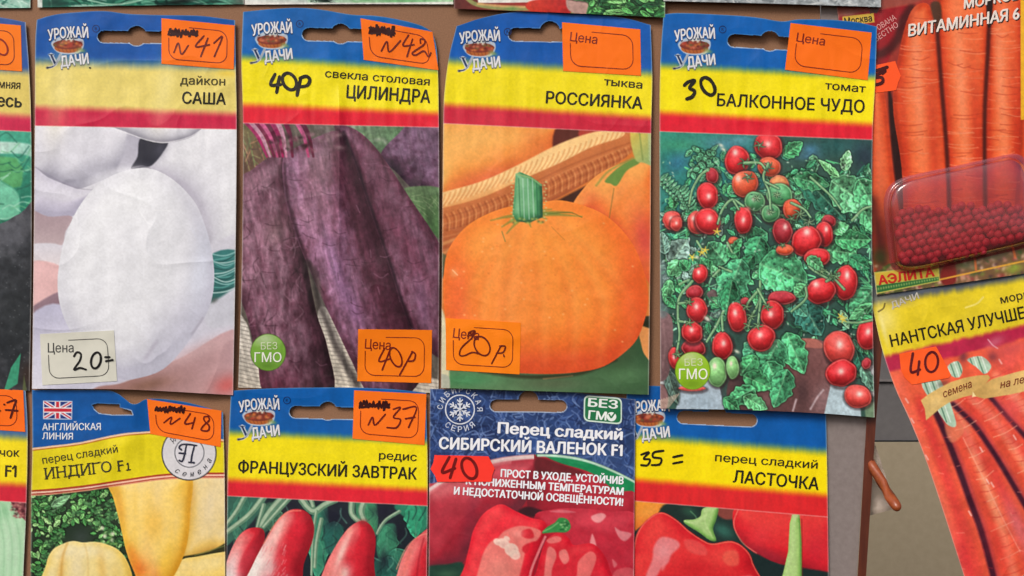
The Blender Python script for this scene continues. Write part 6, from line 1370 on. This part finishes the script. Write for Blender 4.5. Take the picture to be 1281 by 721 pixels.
    cv.stroke([(1176, 350), (1230, 338), (1290, 325), (1372, 308)], 2.2, (226, 166, 60), 0.9, 0.8); cv.stroke([(1219, 318), (1221, 338)], 3, (214, 110, 60), 0.8, 1); cv.stroke([(1266, 306), (1270, 322)], 3, (214, 110, 60), 0.8, 1)
    cv.mul(0.045, 4, 48, 2)
    q = [(1093.5, 341), (1174.5, 331.5), (1175.5, 352), (1096.5, 368)]
    cv.poly(q, (196, 190, 90), 0.8, 1, False); cv.grad([(1095, 342), (1173.5, 333), (1174, 346), (1096.5, 356)], (206, 176, 60), (190, 176, 70), (1095, 345), (1174, 340), 0.7, smooth=False)
    cv.poly([(1096.5, 357.5), (1174, 346.5), (1174.6, 351), (1097, 366.5)], (44, 108, 54), 0.7, 1, False)
    for i in range(24): cv.soft(1099 + i * 3.2, 361.5 - i * 0.56, 1.0, 1.6, (170, 190, 110), 0.75)
    cv.poly([(1054, 21), (1093, 16.5), (1094, 28), (1054, 33)], (206, 172, 66), 0.8, 1, False)
    sp = lambda x: 14 - (x - 1042) * 0.14
    pk = Packet("carrot seed packet with red coated seeds in a clear blister on its front", [(1034, -66), (1160, -84), (1290, -102)], [(1290, -102), (1320, 120), (1352, 332)], [(1096.5, 369.5), (1230, 350), (1352, 332)], [(1034, -66), (1045, 0), (1068, 150), (1096.5, 369.5)], cv, sp, make_H(1.0, 3.4, 0.5, 0.4, 23, lambda x, y, u, v: -1.2 * (1 - sm(0.05, 0.3, u)) * (1 - sm(0.5, 0.8, v))), None, group="carrot packets hanging beside the board", sharp=0.6)
    SH = (40, 22, 18)
    for col, off, d in ((SH, 0.12, 1.3), ((232, 222, 212), 0.2, 0)):
        text(pk, pk.root, "title_lettering" if d == 0 else "lettering_shadow", "ВИТАМИННАЯ 6", (1136.5 + d, 45.5 + d), (1275.5 + d, 23.5 + d), 14.5, col, 0.03, 0.22, off=off)
        text(pk, pk.root, "title_lettering" if d == 0 else "lettering_shadow", "МОРКОВЬ", (1206 + d, 11 + d), (1286 + d, -3 + d), 12, col, 0.03, 0.22, off=off)
    text(pk, pk.root, "town_lettering", "Москва", (1057, 31), (1091, 26.5), 8.5, (40, 34, 16), 0.02)
    text(pk, pk.root, "slogan_lettering", "ДРАЖИРОВАНА", (1070, 57), (1121.5, 24), 7, (216, 150, 146), 0.01, 0.1)
    text(pk, pk.root, "slogan_lettering", "ПОЛНОВЕСТНО", (1070, 71), (1124.5, 33), 7, (216, 150, 146), 0.01, 0.1)
    text(pk, pk.root, "maker_lettering", "АЭЛИТА", (1100, 356.5), (1169, 345.5), 11.5, (196, 36, 28), 0.045)
    sti = patch(pk, pk.root, "price_sticker", [(1062, 90), (1090, 83), (1120, 76.5), (1122.5, 84), (1127, 95), (1123.5, 104), (1121, 113), (1095, 116.5), (1066, 121)], (255, 88, 34), 0.25, 0.5, 0.2, skirt=0.25); sti["label"] = "orange price sticker half hidden behind the tomato packet"
    ribbon(pk, sti, "handwriting", [[(1086, 92), (1098, 88), (1110, 84)], [(1084, 97), (1098, 93), (1108, 88), (1104, 92)], [(1092, 92), (1092, 97), (1103, 97), (1104, 103), (1096, 106), (1086, 106)]], 4.0, (70, 8, 10), 0.5)
    # clear blister with red coated seeds
    out = [(1112, 262), (1113, 246), (1119, 234), (1132, 226), (1150, 221), (1200, 210.5), (1250, 199.5), (1266, 197.5), (1277, 203), (1284, 216), (1287, 240), (1291, 280), (1292, 296), (1284, 305), (1240, 316), (1190, 328), (1150, 336), (1132, 336.5), (1121, 330), (1117, 310)]
    O = spline(out, True, 3); c0 = O.mean(0); m_ = len(O)
    rings = ((1.07, 0.15), (1.03, 0.25), (1.0, 0.6), (0.985, 2.6), (0.955, 4.4), (0.90, 5.2), (0.7, 5.5), (0.35, 5.6))
    V = []; F = []
    for sc, hh in rings:
        Q = c0 + (O - c0) * sc; V += list(W(Q[:, 0], Q[:, 1], pk.H(Q[:, 0], Q[:, 1]) + hh + 0.25 * noise2(Q[:, 0], Q[:, 1], 25, 3, 2)))
    V.append(W(*c0, pk.H(*c0) + 5.6))
    for k in range(len(rings) - 1):
        for i in range(m_): F.append((k * m_ + i, (k + 1) * m_ + i, (k + 1) * m_ + (i + 1) % m_, k * m_ + (i + 1) % m_))
    b = (len(rings) - 1) * m_
    F += [(b + i, len(V) - 1, b + (i + 1) % m_) for i in range(m_)]
    pm = bpy.data.materials.new("clear_plastic"); pm.use_nodes = True; n = pm.node_tree; n.nodes.remove(n.nodes["Principled BSDF"])
    tr = n.nodes.new("ShaderNodeBsdfTransparent"); gl = n.nodes.new("ShaderNodeBsdfGlossy"); mx = n.nodes.new("ShaderNodeMixShader"); lw = n.nodes.new("ShaderNodeLayerWeight"); mp = n.nodes.new("ShaderNodeMath")
    tr.inputs[0].default_value = (0.88, 0.60, 0.60, 1); gl.inputs["Roughness"].default_value = 0.14; lw.inputs[0].default_value = 0.35
    mp.operation = 'MULTIPLY_ADD'; mp.inputs[1].default_value = 1.0; mp.inputs[2].default_value = 0.05
    df = n.nodes.new('ShaderNodeBsdfDiffuse'); df.inputs[0].default_value = (*lin((206, 96, 104)), 1); mq = n.nodes.new('ShaderNodeMixShader'); mq.inputs[0].default_value = 0.16
    n.links.new(tr.outputs[0], mq.inputs[1]); n.links.new(df.outputs[0], mq.inputs[2])
    n.links.new(lw.outputs["Facing"], mp.inputs[0]); n.links.new(mp.outputs[0], mx.inputs[0]); n.links.new(mq.outputs[0], mx.inputs[1]); n.links.new(gl.outputs[0], mx.inputs[2]); n.links.new(mx.outputs[0], n.nodes["Material Output"].inputs[0])
    bl = mesh_obj("blister", np.array(V), F, pm, pk.root)
    # seeds: one bead, copied
    bead_m = ink((192, 56, 72), 0.45, 0.4, 0.10, "seed_coating"); cnt = 0; first = None; inside = c0 + (O - c0) * 0.93
    r = 5.6; rest = []
    row = 0; y = 190
    while y < 345:
        x = 1104 + (5.0 if row % 2 else 0)
        while x < 1287:
            px, py = x + rs.randn() * 0.9, y + rs.randn() * 0.8 - (x - 1200) * 0.22
            lim = 262 - 0.06 * (px - 1120) + 3 * math.sin(px * 0.15)
            if py > lim and in_poly(inside, np.array([px]), np.array([py]))[0]:
                Rr = (r * 0.9 + rs.rand() * 0.7) * S
                p = W(px, py, float(pk.H(px, py)) + 2.4 + rs.rand() * 0.5)
                if cnt >= 100:
                    rest.append((np.array(p), Rr)); x += 10.0; continue
                if first is None:
                    bm_ = []; Fb = []; nu, nv = 14, 9
                    for j in range(nv + 1):
                        for i in range(nu):
                            a = 2 * math.pi * i / nu; t = math.pi * j / nv; bm_.append((math.sin(t) * math.cos(a), math.sin(t) * math.sin(a), math.cos(t)))
                    for j in range(nv):
                        for i in range(nu): Fb.append((j * nu + i, (j + 1) * nu + i, (j + 1) * nu + (i + 1) % nu, j * nu + (i + 1) % nu))
                    first = mesh_obj("seed", np.array(bm_) * 1.0, Fb, bead_m, None); first.parent = pk.root; o = first
                else:
                    o = first.copy(); C.objects.link(o); o.parent = pk.root
                o.location = Vector(p) - pk.root.location; o.scale = (Rr, Rr, Rr); cnt += 1
            x += 10.0
        y += 8.7; row += 1
    if rest:
        B = np.array(bm_); Fr = [tuple(v + k * len(B) for v in f) for k in range(len(rest)) for f in Fb]
        so = mesh_obj('seeds', np.concatenate([B * q + p for p, q in rest]), Fr, bead_m, pk.root); so['kind'] = 'stuff'
p_vitamin()

# ------------------------------------------------------------------ lower ends of the row above
def p_above(label, x0, x1, yb0, yb1, paint, base=(150, 190, 170), H=None, yt=-60):
    cv = Canvas(x0 - 6, yt - 4, x1 + 6, max(yb0, yb1) + 6, base); paint(cv)
    cv.mul(0.10, 4, 51, 2)
    Packet(label, [(x0, yt), (x1, yt)], [(x1, yt), (x1, yb1)], [(x0, yb0), ((x0 + x1) / 2, (yb0 + yb1) / 2 - 0.5), (x1, yb1)], [(x0, yt), (x0, yb0)], cv, lambda x: 0 * x - 1e6, H or make_H(2.0, 1.4, 1.0, 0.4, int(abs(x0)) % 29 + 2), None)
def leaves(cols, n=90, seed=1):
    def f(cv):
        rs = np.random.RandomState(seed)
        for i in range(n):
            x = cv.x0 + rs.rand() * (cv.w / cv.R); y = -62 + rs.rand() * 84; a = rs.randn() * 0.6; L = 16 + 20 * rs.rand()
            cv.stroke([(x, y), (x + L * math.cos(a), y + L * math.sin(a) * 0.6), (x + 2 * L * math.cos(a + .3), y + L * math.sin(a + .3))], 3.5, cols[rs.randint(len(cols))], 0.8, 1.2, 1.0)
    return f
p_above("packet end with pale mint leaves, above the packet cut by the left edge", -140, 38, 12, 10, leaves([(170, 214, 196), (214, 236, 222), (96, 160, 140), (60, 120, 104)], 160, 3), (150, 200, 180))
def pa2(cv):
    leaves([(40, 120, 96), (22, 60, 52), (110, 180, 150), (30, 90, 78), (70, 150, 120), (160, 206, 184)], 220, 5)(cv); cv.soft(225, 2, 26, 4, (16, 26, 26), 0.9, -8); cv.soft(70, 4, 14, 6, (20, 50, 46), 0.7); cv.stroke([(110, 0), (140, 6), (170, 2), (190, -6)], 2, (170, 214, 190), 0.8, 1)
    cv.poly([(46, -60), (52, -60), (53, 12), (46, 12)], (206, 216, 208), 0.8, 1, False); cv.soft(300, 2, 12, 6, (90, 100, 90), 0.8)
p_above("packet end with dark green leaves, hanging above the daikon packet", 47, 305, 9.5, 5.5, pa2, (36, 100, 84))
def pa3(cv):
    cv.grad([(300, -60), (600, -60), (600, 12), (300, 12)], (180, 216, 186), (150, 200, 150), (420, 0), (560, 0), 1, smooth=False)
    cv.grad([(300, -60), (380, -60), (386, 12), (300, 12)], (224, 228, 220), (200, 214, 204), (310, 0), (380, 0), 4, smooth=False)
    rs = np.random.RandomState(2)
    for i in range(50): cv.stroke([(385 + rs.rand() * 30, -6 + rs.rand() * 14), (392 + rs.rand() * 34, -4 + rs.rand() * 12)], 1.3, [(40, 60, 50), (150, 170, 160), (20, 30, 28)][i % 3], 0.7, 0.8)
    for i in range(40): cv.stroke([(420 + rs.rand() * 140, -20 + rs.rand() * 30), (440 + rs.rand() * 140, -16 + rs.rand() * 24)], 3, [(120, 190, 124), (190, 226, 190), (140, 206, 150)][i % 3], 0.5, 2)
    cv.stroke([(306, 4.5), (440, 5), (567, 4)], 3.0, (232, 232, 224), 0.95, 1)
p_above("packet end with a white lower border and pale green print, above the beetroot packet", 306, 567, 6, 5.5, pa3)
def pa4(cv):
    cv.C[:] = (120, 140, 84)
    cv.grad([(560, -60), (690, -60), (690, 20), (560, 20)], (90, 40, 36), (190, 56, 48), (570, 0), (690, 0), 1, smooth=False)
    cv.poly([(597, -60), (695, -60), (694, 2.5), (645, 3.5), (598, 4)], (228, 226, 216), 0.9, 1, False)
    cv.stroke([(578, -8), (592, 4), (612, 9), (640, 11), (662, 11)], 5, (150, 160, 96), 0.9, 1.2); cv.stroke([(598, 5), (630, 8), (656, 9)], 3, (214, 170, 110), 0.8, 1.2); cv.soft(640, 11, 8, 3, (110, 150, 80), 0.8)
    cv.grad([(662, 2), (700, -4), (716, -10), (712, 18), (664, 14)], (206, 60, 44), (180, 40, 40), (664, 5), (710, 8), 1.5)
    cv.poly([(712, -30), (726, -20), (736, 6), (734, 18), (716, 16), (708, 4)], (186, 150, 140), 1.5)
    rs = np.random.RandomState(3)
    cv.poly([(728, -60), (840, -60), (840, 30), (732, 22), (738, 0)], (60, 130, 66), 1.2, 1, False)
    for i in range(120): x = 736 + rs.rand() * 96; y = -20 + rs.rand() * 42; cv.leaf((x, y), (x + 14 * rs.randn(), y + 6 * rs.randn()), 3, [(84, 160, 84), (40, 96, 50), (116, 186, 106), (30, 76, 44)][i % 4], i, 0.05)
p_above("packet end with red fruit and green salad leaves, above the pumpkin packet", 568, 832, 11, 22, pa4, H=make_H(2.6, 3.4, 0.4, 0.5, 9, lambda x, y, u, v: 1.0 * u))
def pa5(cv):
    cv.C[:] = np.array((164, 172, 174)) * (0.75 + 0.5 * noise2(cv.X, cv.Y, 6, 5, 4))[..., None]
    rs = np.random.RandomState(6)
    for i in range(160): x = 834 + rs.rand() * 268; y = -10 + rs.rand() * 20; cv.stroke([(x, y), (x + 8 * rs.randn(), y + 3 * rs.randn())], 1.6, [(206, 212, 212), (96, 106, 110), (126, 136, 138), (222, 224, 220)][i % 4], 0.6, 0.9)
    cv.poly([(828, -60), (850, -60), (856, 4), (828, 4)], (190, 192, 186), 2, 0.7, False)
p_above("packet end with a mottled pale grey print, above the tomato packet", 830, 1102, 1.5, 9, pa5, H=make_H(2.6, 4.6, 0.5, 0.4, 14))
